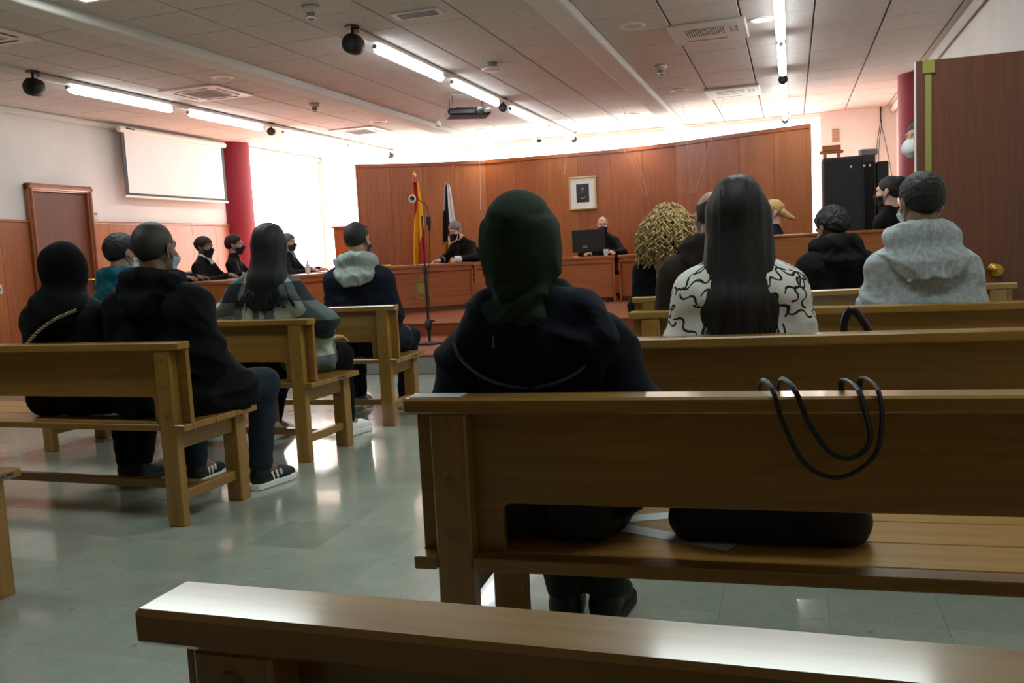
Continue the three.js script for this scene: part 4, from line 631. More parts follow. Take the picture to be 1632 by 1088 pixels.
for (const [x, z, top, label, w0, w1, h, col, fin, sd] of [
  [-5.4, -12.45, 2.22, 'red and yellow flag hanging on a pole with a spear tip', 0.07, 0.2, 1.36, (u, v) => { const s = v * 1.0 + (u - 0.5) * 0.55; const e = Math.hypot((u - 0.5) * 1.4, v - 0.56); if (e < 0.1) return e < 0.05 ? '#a8481c' : '#c9661e'; return s < 0.17 ? '#b8142c' : s < 0.78 ? '#e8b416' : '#b3122e'; }, 1, 0.4],
  [-4.92, -12.5, 2.14, 'black and white flag with a red and gold shield on a pole', 0.06, 0.32, 1.3, (u, v) => { if (v > 0.66 && u < 0.36) return Math.sin(u * 30 + v * 22) > 0 ? '#a3142a' : '#c9a21e'; if (v > 0.6 && u < 0.45 && u > 0.3) return v > 0.8 ? '#d8b42a' : '#e4e4e0'; const k = u - 0.62 - (v - 0.5) * 0.25; if (u < 0.1 && v < 0.3) return '#d8d8d6'; return (k > 0 && v < 0.52) || (k < 0 && v > 0.7) ? '#d6d6d6' : '#15151c'; }, 0, 2.1]]) {
  const f = thing('standing_flag', label, 'flag', [x, 0.32, z]); part(f, 'pole', cyl(0.014, 0.014, top - 0.32, 10).translate(0, (top - 0.32) / 2, 0), fin ? M.brass : M.metal);
  part(f, 'finial', fin ? lathe([[0, 0], [0.014, 0], [0.012, 0.02], [0.026, 0.06], [0.014, 0.11], [0, 0.15]], 12) : new THREE.SphereGeometry(0.02, 12, 8), fin ? M.brass : M.metal, [0, top - 0.32, 0]);
  part(f, 'cloth', flagCloth(w0, w1, h, 3, col, sd), flagMat, [0.0, top - 0.34, 0.03]); part(f, 'foot', lathe([[0, 0], [0.15, 0], [0.15, 0.02], [0.03, 0.05], [0, 0.05]]), M.darkgrey);
}
{ // framed portrait print
  const x = -3.03, z = -13.385, p = thing('framed_portrait', 'small framed dark portrait photograph with a wide white mount on the curved screen', 'picture', [x, 1.91, z + 0.012]);
  const cv = document.createElement('canvas'); cv.width = 128; cv.height = 192; const c = cv.getContext('2d'); c.fillStyle = '#2b2b30'; c.fillRect(0, 0, 128, 192); c.fillStyle = '#1a1a1f'; c.beginPath(); c.moveTo(28, 192); c.lineTo(40, 92); c.lineTo(88, 92); c.lineTo(104, 192); c.fill(); c.fillStyle = '#8d8a88'; c.beginPath(); c.ellipse(64, 52, 11, 17, 0, 0, 7); c.fill(); c.fillStyle = '#9a9794'; c.beginPath(); c.ellipse(54, 148, 17, 6, 0.5, 0, 7); c.fill(); c.beginPath(); c.ellipse(80, 142, 15, 6, -0.5, 0, 7); c.fill(); c.fillStyle = '#77757a'; c.fillRect(60, 76, 7, 22);
  const t = new THREE.CanvasTexture(cv); t.colorSpace = THREE.SRGBColorSpace;
  for (const s of [-1, 1]) { boxPart(p, 'frame', s * 0.2 - 0.012, s * 0.2 + 0.012, -0.25, 0.25, 0, 0.03, std({ color: 0xcbb27e, roughness: 0.35, metalness: 0.5 }), 0.004); boxPart(p, 'frame', -0.188, 0.188, s * 0.238 - 0.012, s * 0.238 + 0.012, 0, 0.03, std({ color: 0xcbb27e, roughness: 0.35, metalness: 0.5 }), 0.004); }
  boxPart(p, 'mount', -0.19, 0.19, -0.228, 0.228, 0, 0.014, M.paper, 0); part(p, 'print', new THREE.PlaneGeometry(0.2, 0.28), std({ map: t, roughness: 0.4 }), [0, 0.0, 0.0146]);
}
{ // black equipment cabinet with things on top
  const c = thing('equipment_cabinet', 'tall black equipment cabinet at the right of the dais', 'cabinet', [0.36, 0.18, -10.9]);
  boxPart(c, 'body', 0, 0.56, 0.05, 1.78, -0.5, 0, M.darkgrey, 0.01); boxPart(c, 'door', 0.02, 0.42, 0.1, 1.75, 0, 0.015, M.black, 0.004); boxPart(c, 'glass_strip', 0.44, 0.55, 0.5, 1.7, 0, 0.012, M.blackGloss, 0.003); boxPart(c, 'plinth', 0.02, 0.54, 0, 0.05, -0.48, -0.02, M.black, 0.002); boxPart(c, 'side_speaker', 0.575, 0.7, 0.6, 1.7, -0.3, -0.02, M.black, 0.01); for (const x of [0.3, 0.44, 0.5]) part(c, 'hook', new THREE.SphereGeometry(0.014, 10, 8), M.white, [x, 1.66, 0.02]);
  const w = thing('wooden_block', 'small stacked wooden stand on top of the black cabinet', 'wooden stand', [0.46, 1.96, -11.05]); const wm = std({ color: 0xb06a3a, roughness: 0.5 }); boxPart(w, 'upper_bar', -0.1, 0.1, 0.09, 0.15, -0.05, 0.05, wm, 0.004); boxPart(w, 'cross_bar', -0.13, 0.13, 0.06, 0.09, -0.04, 0.04, wm, 0.004); for (const x of [-0.09, 0.06]) boxPart(w, 'foot', x, x + 0.035, 0, 0.06, -0.04, 0.04, wm, 0.003);
  const b = thing('white_box', 'small tilted white box on top of the black cabinet', 'box', [0.85, 1.96, -10.97], 0.2); boxPart(b, 'carton', -0.09, 0.09, 0, 0.06, -0.06, 0.06, M.grey, 0.004); boxPart(b, 'lid', -0.092, 0.092, 0.06, 0.072, -0.062, 0.062, M.offwhite, 0.003);
  const g = thing('wall_grille', 'narrow slatted grille high on the end wall above the cabinet', 'grille', [0.68, 2.61, ZB]); boxPart(g, 'frame', -0.06, 0.06, -0.11, 0.11, 0, 0.008, M.offwhite, 0.002); for (let k = 0; k < 9; k++) boxPart(g, 'slat', -0.05, 0.05, -0.097 + k * 0.022, -0.083 + k * 0.022, 0.008, 0.02, std({ color: 0xb58a6a, roughness: 0.6 }), 0.001);
  const k = thing('hanging_cables', 'thin dark cables dropping from the ceiling beside the cabinet', 'cable'); for (const [a, e] of [[0, -0.03], [0.02, 0.0], [0.01, 0.1]]) part(k, 'cable', tube([[1.32 + a, CEIL, -14.77], [1.32 + a, 2.75, -14.77], [1.3 + e, 2.4, -14.77], [1.3 + e * 2, 1.6, -14.77], [1.3, 0.2, -14.77]], 0.005, 30, 5), M.darkgrey);
}
{ // clear acrylic shield hung on threads
  const a = thing('hanging_acrylic_shield', 'clear acrylic shield hung on thin threads before the curved screen', 'acrylic shield', [-1.56, 0, -12.2]); boxPart(a, 'sheet', -0.35, 0.35, 1.05, 1.74, -0.0015, 0.0015, M.glass, 0);
  const th = std({ color: 0xd8c8b0, roughness: 0.5 }); for (const [x, t] of [[-0.34, -0.85], [-0.3, -0.6], [0.3, 0.2], [0.34, 0.75]]) part(a, 'thread', tube([[x, 1.74, 0], [t, CEIL, 0]], 0.0025, 2, 4), th);
}
for (const x of [-4.5, -3.15]) { const a = thing('hanging_thread', x < -4 ? 'thin pale thread hanging before the screen above the writing judge' : 'thin pale thread hanging above the framed portrait', 'thread', [x, 0, -12.9]); part(a, 'thread', tube([[0, CEIL, 0], [-0.01, 2.4, 0], [-0.04, x < -4 ? 1.75 : 2.19, 0]], 0.0025, 8, 4), std({ color: 0xd8c8b0, roughness: 0.5 })); part(a, 'weight', new THREE.SphereGeometry(0.006, 8, 6), M.white, [-0.04, x < -4 ? 1.75 : 2.19, 0]); }
// chairs of the court
function officeChair(x, y, z, turn, label) {
  const c = thing('office_chair', label, 'chair', [x, y, z], turn, 'chairs of the court');
  part(c, 'seat', box(0.46, 0.07, 0.44, 0.03), M.black, [0, 0.385, 0]); part(c, 'backrest', box(0.42, 0.36, 0.05, 0.025), M.black, [0, 0.68, 0.25], [-0.1, 0, 0]); part(c, 'spine', box(0.06, 0.3, 0.02, 0.006), M.black, [0, 0.5, 0.25]);
  part(c, 'column', cyl(0.025, 0.03, 0.3, 12).translate(0, 0.2, 0), M.metal); for (let k = 0; k < 5; k++) { const a = k * 1.2566; part(c, 'leg', box(0.28, 0.03, 0.04, 0.008), M.black, [0.14 * Math.cos(a), 0.06, 0.14 * Math.sin(a)], [0, -a, 0]); part(c, 'castor', new THREE.SphereGeometry(0.025, 10, 8), M.black, [0.27 * Math.cos(a), 0.025, 0.27 * Math.sin(a)]); }
  return c;
}
// bags
{ const p = onBench(b2, 0.745, ST, -0.2), b = thing('black_bag', 'black soft bag on the bench with its handles hung over the backrest', 'bag', [p.x, p.y, p.z], b2.rotation.y);
  const fb = new Fld(0.03); for (let i = -3; i <= 3; i++) fb.cap([i * 0.05, 0.045, 0], [i * 0.044, 0.17, 0.03], 0.06, 0.05); const g = surf((x, y, z) => Math.max(fb.d(x, y, z) + 0.007 * noise.noise(x * 18, y * 14, z * 18), -y + 0.001), [-0.26, -0.01, -0.1], [0.26, 0.26, 0.12], 0.009);
  part(b, 'body', cylUv(g), std({ color: 0x0b0b0f, roughness: 0.7, bumpMap: T.weave, bumpScale: 0.0004 }));
  const hm = std({ color: 0x14161c, roughness: 0.42 }), strap = (pts) => { const c = new THREE.CatmullRomCurve3(pts.map(q => V(...q))); const s = new THREE.Shape(); s.absellipse(0, 0, 0.0035, 0.0065, 0, Math.PI * 2); return new THREE.ExtrudeGeometry(s, { steps: 70, extrudePath: c, curveSegments: 8 }); };
  const Y = 0.781 - ST, zf = 0.215, zn = 0.117;
  part(b, 'handle', strap([[-0.09, 0.2, 0.04], [-0.085, Y - 0.02, zn - 0.008], [-0.08, Y + 0.018, zn + 0.012], [-0.06, Y + 0.012, zf - 0.015], [-0.045, Y - 0.04, zf], [0.0, Y - 0.13, zf], [0.055, Y - 0.15, zf], [0.115, Y - 0.11, zf], [0.13, Y - 0.04, zf], [0.125, Y + 0.012, zf - 0.012], [0.105, Y + 0.02, zn + 0.01], [0.1, Y - 0.03, zn - 0.01], [0.1, 0.2, 0.04]]), hm, [0.07, 0, 0]);
  part(b, 'handle', strap([[-0.06, 0.2, 0.02], [-0.05, Y - 0.02, zn - 0.008], [-0.045, Y + 0.02, zn + 0.014], [-0.02, Y + 0.012, zf - 0.012], [0.005, Y - 0.05, zf + 0.004], [0.045, Y - 0.105, zf + 0.004], [0.08, Y - 0.11, zf + 0.006], [0.108, Y - 0.08, zf + 0.006], [0.1, Y - 0.02, zf + 0.004], [0.092, Y + 0.012, zf - 0.014], [0.07, Y + 0.018, zn + 0.012], [0.07, Y - 0.03, zn - 0.01], [0.07, 0.2, 0.03]]), hm, [0.07, 0, 0]); }
{ const p = onBench(b3, 1.03, ST, -0.2), b = thing('handbag', 'dark handbag with an upright black handle beside the patterned blouse', 'handbag', [p.x, p.y, p.z], b3.rotation.y); part(b, 'body', box(0.26, 0.2, 0.12, 0.03), M.black, [0, 0.1, 0]); part(b, 'handle', tube([[-0.08, 0.2, 0], [-0.085, 0.3, 0.02], [-0.075, 0.385, 0.035], [-0.06, 0.405, 0.04], [-0.035, 0.38, 0.04], [0.01, 0.29, 0.02], [0.04, 0.2, 0]], 0.013, 36, 10), std({ color: 0x101014, roughness: 0.35 })); }
// ---------------------------------------------------------------- the people in the room
const jeans = fabric(0x232c36, 0.85), blackCloth = fabric(0x0a0a0c, 0.88, 0.15), robe = fabric(0x08080a, 0.75, 0.1), navy = fabric(0x080d1b, 0.82, 0.06);
function seatAt(b, s, d = -0.235) { return onBench(b, s, 0, d); }
function atBench(b, x, d = -0.235) { const a = b.rotation.y, s = (x - b.position.x) / Math.cos(a); return seatAt(b, s, d); }
{ // woman in green headscarf and navy jacket
  const p = atBench(b2, -0.545), P = person({ label: 'person seen from behind in dark green headscarf and navy hooded jacket', x: p.x, z: p.z, turn: 2.4, S: 0.865, wide: 1.04, bulk: 0.022, top: navy, legs: fabric(0x2b342c), arms: 'lap', skin: 'tan', shoe: std({ color: 0x0f0f10, roughness: 0.5 }), fold: 0.018, foldF: 6, cell: 0.01, hem: true, knee: 0.06, feet: [[-0.07, -0.47], [0.05, -0.49]], flare: 0, elbow: [0.02, 0, 0.02], slope: 0.075, head: { dx: -0.024, dy: -0.01, dz: 0.03 } });
  const [hx, hy, hz] = P.H, sf = fabric(0x2a362b, 0.92, 0.1), f = new Fld(0.05);
  f.ell([hx, hy + 0.024, hz + 0.018], [0.084, 0.103, 0.108]).ell([hx, hy - 0.035, hz - 0.0], [0.081, 0.085, 0.09]).cap([hx, hy - 0.1, hz + 0.015], [hx, hy - 0.13, hz + 0.03], 0.056, 0.064).ell([hx + 0.006, hy - 0.142, hz + 0.018], [0.088, 0.03, 0.078]).ell([hx + 0.008, hy - 0.17, hz + 0.01], [0.1, 0.03, 0.085]);
  part(P.g, 'headscarf', cylUv(mesh(f, 0.0075, (d, x, y, z) => { const yy = y - hy, band = Math.exp(-(((yy - 0.085 + (z - hz) * 0.25) / 0.006) ** 2)) * -0.0035, neckF = yy < -0.07 ? 0.006 * Math.sin((yy + 0.35 * Math.abs(x - hx) + 0.15 * noise.noise(x * 8, y * 3, z * 8)) * 95) : 0, v = 0.005 * Math.max(0, 1 - Math.abs(noise.noise((x - hx) * 9 + 3, y * 7, z * 6)) * 5) * (yy < 0.06 ? 1 : 0.2); return Math.max(d - band - neckF - v, Math.min(hz - 0.06 - z, 0.05 - Math.abs(x - hx))); })), sf, null, null, 'dark green headscarf wrapped round head and neck');
  const n = P.neck, hf = new Fld(0.05); // large hood of the jacket on the back
  hf.ell([n[0], n[1] - 0.1, n[2] + 0.06], [0.17, 0.105, 0.055]).ell([n[0] + 0.02, n[1] - 0.17, n[2] + 0.085], [0.13, 0.075, 0.04]).cap([n[0] - 0.11, n[1] - 0.03, n[2] - 0.01], [n[0] - 0.13, n[1] - 0.1, n[2] + 0.07], 0.04, 0.035).cap([n[0] + 0.11, n[1] - 0.03, n[2] - 0.01], [n[0] + 0.15, n[1] - 0.1, n[2] + 0.07], 0.04, 0.035).cap([n[0] - 0.1, n[1] - 0.025, n[2] + 0.02], [n[0] + 0.1, n[1] - 0.025, n[2] + 0.03], 0.04);
  const hood1 = part(P.g, 'hood', cylUv(mesh(hf, 0.009, (d, x, y, z) => d - 0.01 * noise.noise(x * 12, y * 10 + 4, z * 12) - 0.009 * Math.max(0, 1 - Math.abs(noise.noise((x + y * 0.7) * 8 + 2, y * 6, z * 5)) * 4))), navy);
  const piping = std({ color: 0x41536f, roughness: 0.5 }), at = (x, y) => { let z = 0.35; while (z > -0.2 && Math.min(hf.d(x, y, z)) > 0.004) z -= 0.004; return z > -0.19 ? [x, y, z + 0.002] : null; };
  const U = []; for (let i = 0; i <= 16; i++) { const t = -1.35 + i * 2.7 / 16, q = at(n[0] + 0.172 * Math.sin(t), n[1] - 0.06 - 0.125 * Math.cos(t)); if (q) U.push(q); }
  if (U.length > 4) part(hood1, 'piping', tube(U, 0.0038, 60, 6), piping, null, null, 'blue piping round the hood edge');
  for (const x of [-0.07, 0.03]) { const L = []; for (let k = 0; k < 6; k++) { const q = at(n[0] + x, n[1] - 0.03 - k * 0.014); if (q) L.push(q); } if (L.length > 2) part(hood1, 'seam', tube(L, 0.003, 16, 5), piping); }
}
{ // long-haired woman
  const cv = document.createElement('canvas'); cv.width = cv.height = 1024; const c = cv.getContext('2d'); c.fillStyle = '#dcdad2'; c.fillRect(0, 0, 1024, 1024); c.strokeStyle = '#0c0c0c'; c.lineCap = c.lineJoin = 'round'; let s = seed; seed = 77;
  for (let i = 0; i < 60; i++) { let x = rr(0, 1024), y = rr(0, 1024), a = rr(0, 6.28); for (let k = 0; k < 26; k++) { c.lineWidth = 8 + 9 * Math.abs(Math.sin(k * 0.35 + i)); const nx = x + Math.cos(a) * 13, ny = y + Math.sin(a) * 13; for (const ox of [0, -1024, 1024]) for (const oy of [0, -1024, 1024]) { c.beginPath(); c.moveTo(x + ox, y + oy); c.lineTo(nx + ox, ny + oy); c.stroke(); } x = (nx + 1024) % 1024; y = (ny + 1024) % 1024; a += Math.sin(k * 0.5 + i * 1.7) * 0.5 + rr(-0.25, 0.25); } } seed = s;
  const t = new THREE.CanvasTexture(cv); t.colorSpace = THREE.SRGBColorSpace; t.wrapS = t.wrapT = THREE.RepeatWrapping; t.repeat.set(2.1, 2.1);
  const p = atBench(b3, -0.155), P = person({ label: 'person seen from behind in a white blouse with black squiggles', x: p.x, z: p.z, turn: 3, S: 0.945, wide: 1.0, bulk: 0.008, top: phy({ map: t, roughness: 0.8, bumpMap: T.weave, bumpScale: 0.0005 }), topName: 'blouse', legs: blackCloth, skin: 'tan', fold: 0.008, cell: 0.011, hem: true, elbow: [0.015, 0, 0.02], head: { yaw: 12 }, mask: 0xd8d8d6 });
  const h = longHair(P.H, 0.52, 0.17, 0.05, 0.112, 3, 0x100c0a, 0.62); part(P.g, 'hair', h.geo, h.mat, null, null, 'very long straight dark hair');
}
{ // youth in grey hoodie
  const m = phy({ map: T.fleece, color: 0xccd6da, roughness: 0.95, sheen: 0.3, sheenRoughness: 0.7 }), p = atBench(b4, 0.525);
  const P = person({ label: 'person seen from behind in a pale grey hoodie beside the door leaf', x: p.x, z: p.z, turn: -3, S: 0.985, wide: 1.0, bulk: 0.012, top: m, topName: 'hoodie', legs: blackCloth, skin: 'brown', hair: 'short', hairCol: 0x080707, fold: 0.026, foldF: 5.5, cell: 0.0105, elbow: [0.03, -0.02, 0.03], arms: 'lap', head: { yaw: 22, pitch: -4, s: 1.06 }, mask: 0xb8bcc0, loop: 0xd0d0d0, hem: true });
  hood(P, m, 1.12, 0.185, 0.06, 'thick grey hood lying on the back', { skew: 0.03 });
}
{ const p = atBench(b5, 0.27), P = person({ label: 'person in black hooded jacket with bent head on the farthest right bench', x: p.x, z: p.z, turn: 25, S: 0.92, wide: 0.98, bulk: 0.03, lean: 0.06, top: blackCloth, legs: jeans, skin: 'brown', hair: 'tousled', hairCol: 0x0a0808, head: { yaw: 12, pitch: -22, dy: -0.03 }, mask: 0x101012, fold: 0.01 }); hood(P, blackCloth, 1.1, 0.14, 0.05, 'black hood'); }
{ const p = atBench(b5, -0.665), P = person({ label: 'person in a plain black top at the left end of the farthest right bench', x: p.x, z: p.z, turn: 4, S: 0.95, wide: 1.0, bulk: 0.01, top: blackCloth, legs: blackCloth, skin: 'pale', mask: 0xd8d8d6 }); const h = curls(P.H, 330, 0.12, 0.33, 0x9c7f4e); part(P.g, 'hair', h.geo, h.mat, null, null, 'voluminous curly blonde hair'); }
{ const m = fabric(0x2c241d, 0.9), p = atBench(b4, -0.345), P = person({ label: 'person in grey-brown coat and glasses just ahead of the patterned blouse', x: p.x, z: p.z, turn: 6, S: 0.98, wide: 1.12, bulk: 0.03, top: m, topName: 'coat', legs: blackCloth, skin: 'tan', hair: 'ring', hairCol: 0x1c1a19, head: { yaw: 14 }, collar: 0.06, mask: 0xd0d4d8 }); hood(P, m, 1.15, 0.11, 0.03, 'thick coat collar'); const gl = P.headPart('glasses', merge([...[-1, 1].map(s => tube([[s * 0.066, 0.012, -0.095], [s * 0.083, 0.014, -0.04], [s * 0.085, 0.016, 0.02]], 0.0022, 12, 5)), ...[-1, 1].map(s => new THREE.TorusGeometry(0.024, 0.002, 6, 20).scale(1.2, 0.85, 1).translate(s * 0.034, 0.01, -0.103)), tube([[-0.008, 0.012, -0.108], [0.008, 0.012, -0.108]], 0.002, 4, 5)]), M.brass); }
// lawyers at the right
{ const P = person({ label: 'person in black robe sitting behind the brown privacy panel', x: -0.16, y: 0.18, z: -8.75, turn: 80, seat: 0.42, S: 0.93, top: robe, topName: 'robe', legs: blackCloth, skin: 'pale', arms: 'desk', deskY: 0.93, hair: 'short', hairCol: 0xa98c55, mask: 0x22242a, cell: 0.015, head: { yaw: 25 } }); const n = P.H, f = new Fld(0.02).cap([n[0], n[1] - 0.0, n[2] + 0.1], [n[0] + 0.02, n[1] - 0.06, n[2] + 0.19], 0.04, 0.02); part(P.g, 'ponytail', cylUv(mesh(f, 0.009, (d, x, y, z) => d + 0.006 * noise.noise(x * 60, y * 30, z * 60))), std({ color: 0xa98c55, roughness: 0.6 })); officeChair(-0.16 + 0.05, 0.18, -8.75, R(80), 'black office chair behind the brown privacy panel'); }
{ const P = person({ label: 'person in black with a black mask before the equipment cabinet', x: 0.84, y: 0.18, z: -8.6, turn: 52, seat: 0.46, S: 1.06, top: robe, topName: 'robe', legs: blackCloth, skin: 'pale', arms: 'lap', hair: 'bun', hairCol: 0x120d0c, mask: 0x0e0e10, cell: 0.014, head: { yaw: 12, s: 1.12, dy: -0.02 }, collar: 0.055 }); officeChair(0.86, 0.18, -8.57, R(52), 'black office chair before the equipment cabinet'); }
{ person({ label: 'standing person with white beak mask peering round the open door', x: 0.88, z: -6.46, turn: 112, seat: 0.86, stand: true, S: 1.06, top: fabric(0x20242c), legs: blackCloth, skin: 'ruddy', hair: 'short', hairCol: 0x4a4038, mask: 0xe2e6e6, beak: true, arms: 'down', cell: 0.016, head: { yaw: 15, dx: -0.0, dz: -0.06, dy: 0.0 } }); }
// left rows
{ const jk = fabric(0x14160f, 0.9), p = atBench(L2, -3.2), P = person({ label: 'person in black hijab and dark olive jacket with a chain strap', x: p.x, z: p.z, turn: -2, S: 0.865, wide: 1.1, bulk: 0.02, top: jk, legs: blackCloth, skin: 'tan', fold: 0.01, cell: 0.011, hem: true, feet: [[-0.12, -0.42], [-0.14 + 0.1, -0.44]], shoe: M.black });
  const [x, y, z] = P.H, f = new Fld(0.06); f.ell([x, y + 0.028, z + 0.012], [0.092, 0.106, 0.11]).cap([x, y - 0.06, z + 0.0], [x, y - 0.16, z + 0.03], 0.088, 0.1).cap([x - 0.06, y - 0.19, z + 0.04], [x + 0.1, y - 0.2, z + 0.04], 0.09, 0.09).cap([x - 0.09, y - 0.2, z + 0.05], [x - 0.12, y - 0.3, z + 0.075], 0.085, 0.06).cap([x, y - 0.22, z + 0.08], [x - 0.08, y - 0.33, z + 0.1], 0.07, 0.03);
  part(P.g, 'hijab', cylUv(mesh(f, 0.009, (d, X, Yy, Z) => Math.max(d - 0.006 * noise.noise(X * 9, Yy * 9, Z * 9) - 0.004 * Math.sin((Yy - y + X * 0.6) * 60) * (Yy < y - 0.1 ? 1 : 0), Math.min(z - 0.06 - Z, 0.05 - Math.abs(X - x))))), fabric(0x060607, 0.95, 0.02), null, null, 'plain black hijab');
  const ch = new THREE.Group(); ch.name = 'chain_strap'; ch.userData.label = 'glittering chain strap over the shoulder'; P.g.add(ch); const A = V(P.neck[0] + 0.17, P.neck[1] - 0.055, P.neck[2] + 0.105), B = V(P.neck[0] - 0.14, P.neck[1] - 0.25, P.neck[2] + 0.155), tor = new THREE.TorusGeometry(0.0068, 0.0022, 5, 10), cm = std({ color: 0xd0c8a8, roughness: 0.3, metalness: 0.9 });
  for (let i = 0; i <= 44; i++) { const t = i / 44, q = A.clone().lerp(B, t); q.y += 0.03 * Math.sin(t * Math.PI); q.z += 0.012 * Math.sin(t * Math.PI); part(ch, 'chain_link', tor, cm, q.toArray(), [i % 2 ? 1.2 : 0.2, 0, -0.55]); } }
{ const jk = fabric(0x07080b, 0.85, 0.04), p = atBench(L2, -2.675), P = person({ label: 'person in black hooded coat and jeans at the bench end on the left', x: p.x, z: p.z, turn: -5, S: 0.945, wide: 1.2, bulk: 0.038, top: jk, topName: 'coat', legs: jeans, skin: 'brown', hair: 'stubble', hairCol: 0x2a2521, hairR: 0.6, fold: 0.02, foldF: 5.5, cell: 0.011, hem: true, knee: 0.2, feet: [[-0.24, -0.42], [0.16, -0.42]], shoe: std({ color: 0x0c0e14, roughness: 0.6 }), sole: M.white, stripes: true, head: { yaw: 8, s: 1.07 }, mask: 0x9db2c0, loop: 0xc8c8c8, elbow: [0.02, 0, 0.02] }); hood(P, jk, 1.25, 0.14, 0.045, 'black hood lying on the shoulders'); }
{ const m = fabric(0x0e5566, 0.55, 0.4), p = atBench(L3, -3.88), P = person({ label: 'person in a teal rain jacket', x: p.x, z: p.z, turn: -8, S: 0.975, wide: 1.0, bulk: 0.02, top: m, legs: blackCloth, skin: 'tan', hair: 'short', hairCol: 0x0b0a0a, mask: 0xd2d6d8, loop: 0xd8d8d8, head: { yaw: -8 }, fold: 0.012, collar: 0.04 }); hood(P, m, 1.1, 0.13, 0.04, 'teal hood round the neck'); }
{ // plaid shirt
  const cv = document.createElement('canvas'); cv.width = cv.height = 512; const c = cv.getContext('2d'), w = 256; const col = [['#b3bba6', '#5b6664'], ['#5b6664', '#1f262a']]; for (let i = 0; i < 2; i++) for (let j = 0; j < 2; j++) { c.fillStyle = col[j][i]; c.fillRect(i * w, j * w, w, w); } for (let k = 0; k < 6000; k++) { c.fillStyle = rnd() < 0.5 ? 'rgba(255,255,255,0.06)' : 'rgba(0,0,0,0.07)'; c.fillRect(rr(0, 512), rr(0, 512), 4, 2); }
  const t = new THREE.CanvasTexture(cv); t.colorSpace = THREE.SRGBColorSpace; t.wrapS = t.wrapT = THREE.RepeatWrapping; t.repeat.set(4.6, 4.6);
  const p = atBench(L3, -2.86), P = person({ label: 'person seen from behind in a green-grey checked overshirt', x: p.x, z: p.z, turn: -6, S: 0.965, wide: 1.15, bulk: 0.018, top: phy({ map: t, roughness: 0.95, bumpMap: T.weave, bumpScale: 0.0008 }), topName: 'overshirt', legs: blackCloth, skin: 'tan', arms: 'out', fold: 0.017, foldF: 5, cell: 0.011, hem: true, shoe: M.white, sole: M.white, feet: [[-0.27, -0.32], [0.17, -0.47]], knee: 0.16, head: { yaw: 5, dx: 0.05 }, uvK: 0.24 });
  const h = longHair(P.H, 0.33, 0.14, 0.12, 0.115, 9, 0x090809, 0.66); part(P.g, 'hair', h.geo, h.mat, null, null, 'shoulder-length straight black hair'); }
{ const m = fabric(0x0c1322, 0.75), gm = phy({ map: T.fleece, color: 0xb8c4bc, roughness: 0.95 }), p = atBench(L4, -2.735), P = person({ label: 'person in navy jacket with a pale grey hood', x: p.x, z: p.z, turn: 3, S: 1.0, wide: 1.1, bulk: 0.024, top: m, legs: fabric(0x10141e), skin: 'tan', hair: 'buzz', hairCol: 0x171412, fold: 0.008, foldF: 9, knee: 0.2, hem: true, feet: [[-0.25, -0.44], [0.1, -0.45]], shoe: std({ color: 0x1a1a1c, roughness: 0.6 }), sole: std({ color: 0xb0aea8, roughness: 0.7 }), head: { yaw: -5 }, mask: 0x2a2c30 }); hood(P, gm, 1.05, 0.165, 0.055, 'pale grey hood lying on the back'); }
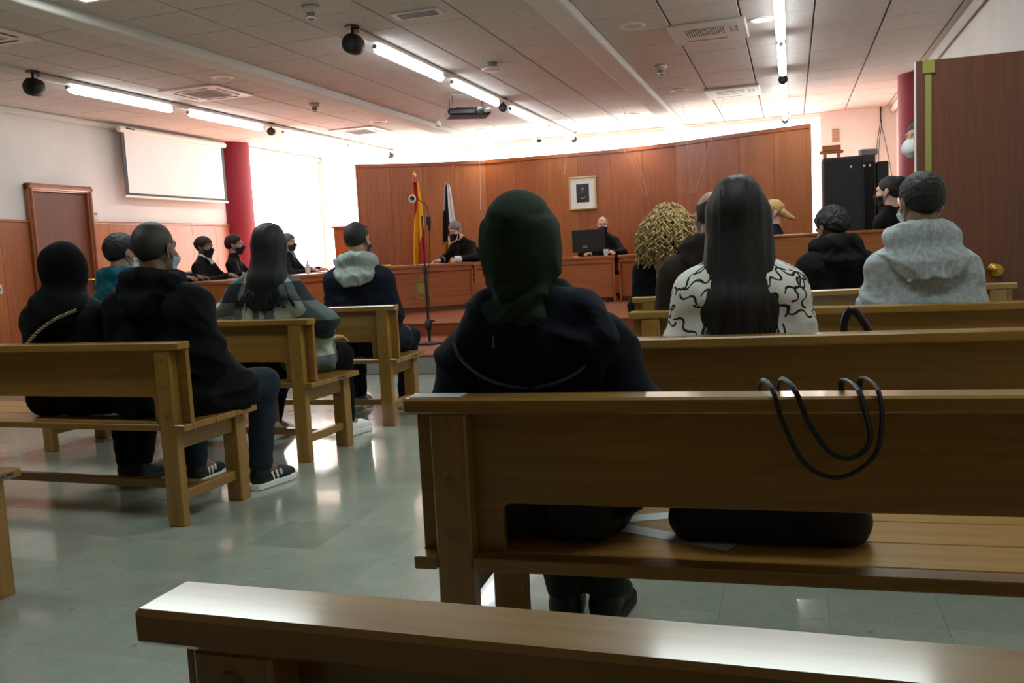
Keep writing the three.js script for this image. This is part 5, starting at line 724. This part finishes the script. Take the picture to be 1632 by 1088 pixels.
// lawyers at the left, facing across the dais
const lawyers = [
  { label: 'person in black robe half hidden behind the black hooded coat', x: -6.56, z: -8.0, turn: -75, S: 0.9, hair: 'tousled', hairCol: 0x14110f, skin: 'brown', head: { yaw: 0 } },
  { label: 'person in black robe with white collar and black mask', x: -6.44, z: -8.66, turn: -84, S: 0.94, hair: 'crop', hairCol: 0x0e0c0b, skin: 'brown', head: { yaw: -4 }, collar: true },
  { label: 'person in black robe directly left of the checked overshirt', x: -6.42, z: -9.22, turn: -70, S: 0.97, hair: 'tousled', hairCol: 0x0b0a0a, skin: 'tan', head: { yaw: 0 } },
  { label: 'person in dark suit sitting against the bright window', x: -6.5, z: -10.55, turn: -82, S: 1.0, hair: 'crop', hairCol: 0x55555a, skin: 'ruddy', head: { yaw: -4 }, collar: true, suit: true }];
for (const l of lawyers) {
  const P = person({ ...l, y: 0.18, seat: 0.42, collar: 0.055, head: { ...l.head, dy: -0.022 }, top: l.suit ? fabric(0x1a1c24) : robe, topName: l.suit ? 'suit_jacket' : 'robe', legs: blackCloth, arms: 'desk', deskY: 0.93, mask: l.suit ? 0x2c2d38 : 0x0b0b0d, cell: 0.014 });
  if (l.collar) { const n = P.neck; part(P.g, 'shirt_collar', merge([-1, 1].map(s => tube([[n[0] + s * 0.055, n[1] + 0.035, n[2] + 0.035], [n[0] + s * 0.066, n[1] + 0.03, n[2] - 0.02], [n[0] + s * 0.03, n[1] - 0.01, n[2] - 0.075], [n[0] + s * 0.012, n[1] - 0.07, n[2] - 0.105]], 0.012, 20, 6))), std({ color: l.suit ? 0x8fa0b8 : 0xd8d8d8, roughness: 0.7 })); }
  officeChair(l.x - 0.03, 0.18, l.z, R(l.turn), l.label.replace(/^/, 'black office chair under the ').split(' ').slice(0, 14).join(' '));
}
{ // judges
  const P = person({ label: 'person in black robe with lace cuffs writing at the judges desk', x: -4.56, y: 0.32, z: -12.22, turn: 180 - 20, seat: 0.4, S: 0.95, lean: 0.24, top: robe, topName: 'robe', legs: blackCloth, arms: 'desk', deskY: 0.96, skin: 'ruddy', hair: 'crop', hairCol: 0x6a6a6e, mask: 0x0b0b0d, head: { pitch: -24, dy: -0.03, dz: -0.03, yaw: 6 }, cell: 0.014, wide: 1.1 });
  for (const a of P.arms) { const d = V(...a.wr).sub(V(...a.el)).normalize(), c = part(P.g, 'lace_cuff', lathe([[0.044, -0.05], [0.05, -0.02], [0.047, 0.02], [0.052, 0.05]], 20), std({ color: 0xdcdcd8, roughness: 0.9, side: THREE.DoubleSide }), V(...a.wr).addScaledVector(d, -0.045).toArray()); c.quaternion.setFromUnitVectors(V(0, 1, 0), d); }
  part(P.g, 'mask_cord', tube([[P.H[0] - 0.07, P.H[1] - 0.05, P.H[2] - 0.02], [P.H[0] - 0.06, P.H[1] - 0.14, P.H[2] - 0.07], [P.H[0], P.H[1] - 0.17, P.H[2] - 0.11]], 0.004, 16, 5), M.white);
  officeChair(-4.56, 0.32, -12.22 - 0.02, R(160), 'black office chair behind the writing judge');
  person({ label: 'person in black robe and black mask behind the monitor', x: -2.6, y: 0.32, z: -12.68, turn: 180 + 4, seat: 0.38, S: 0.9, top: robe, topName: 'robe', legs: blackCloth, arms: 'desk', deskY: 0.955, skin: 'ruddy', mask: 0x0b0b0d, head: { pitch: -6, yaw: 4 }, cell: 0.014, wide: 1.12 });
  officeChair(-2.6, 0.32, -12.7, R(184), 'black office chair behind the monitor');
}
// ---------------------------------------------------------------- shadows, render
scene.traverse(o => { if (o.isMesh) { o.castShadow = true; o.receiveShadow = true; if (o.geometry.index === null && !o.geometry.attributes.normal) o.geometry.computeVertexNormals(); } });
renderer.render(scene, camera);
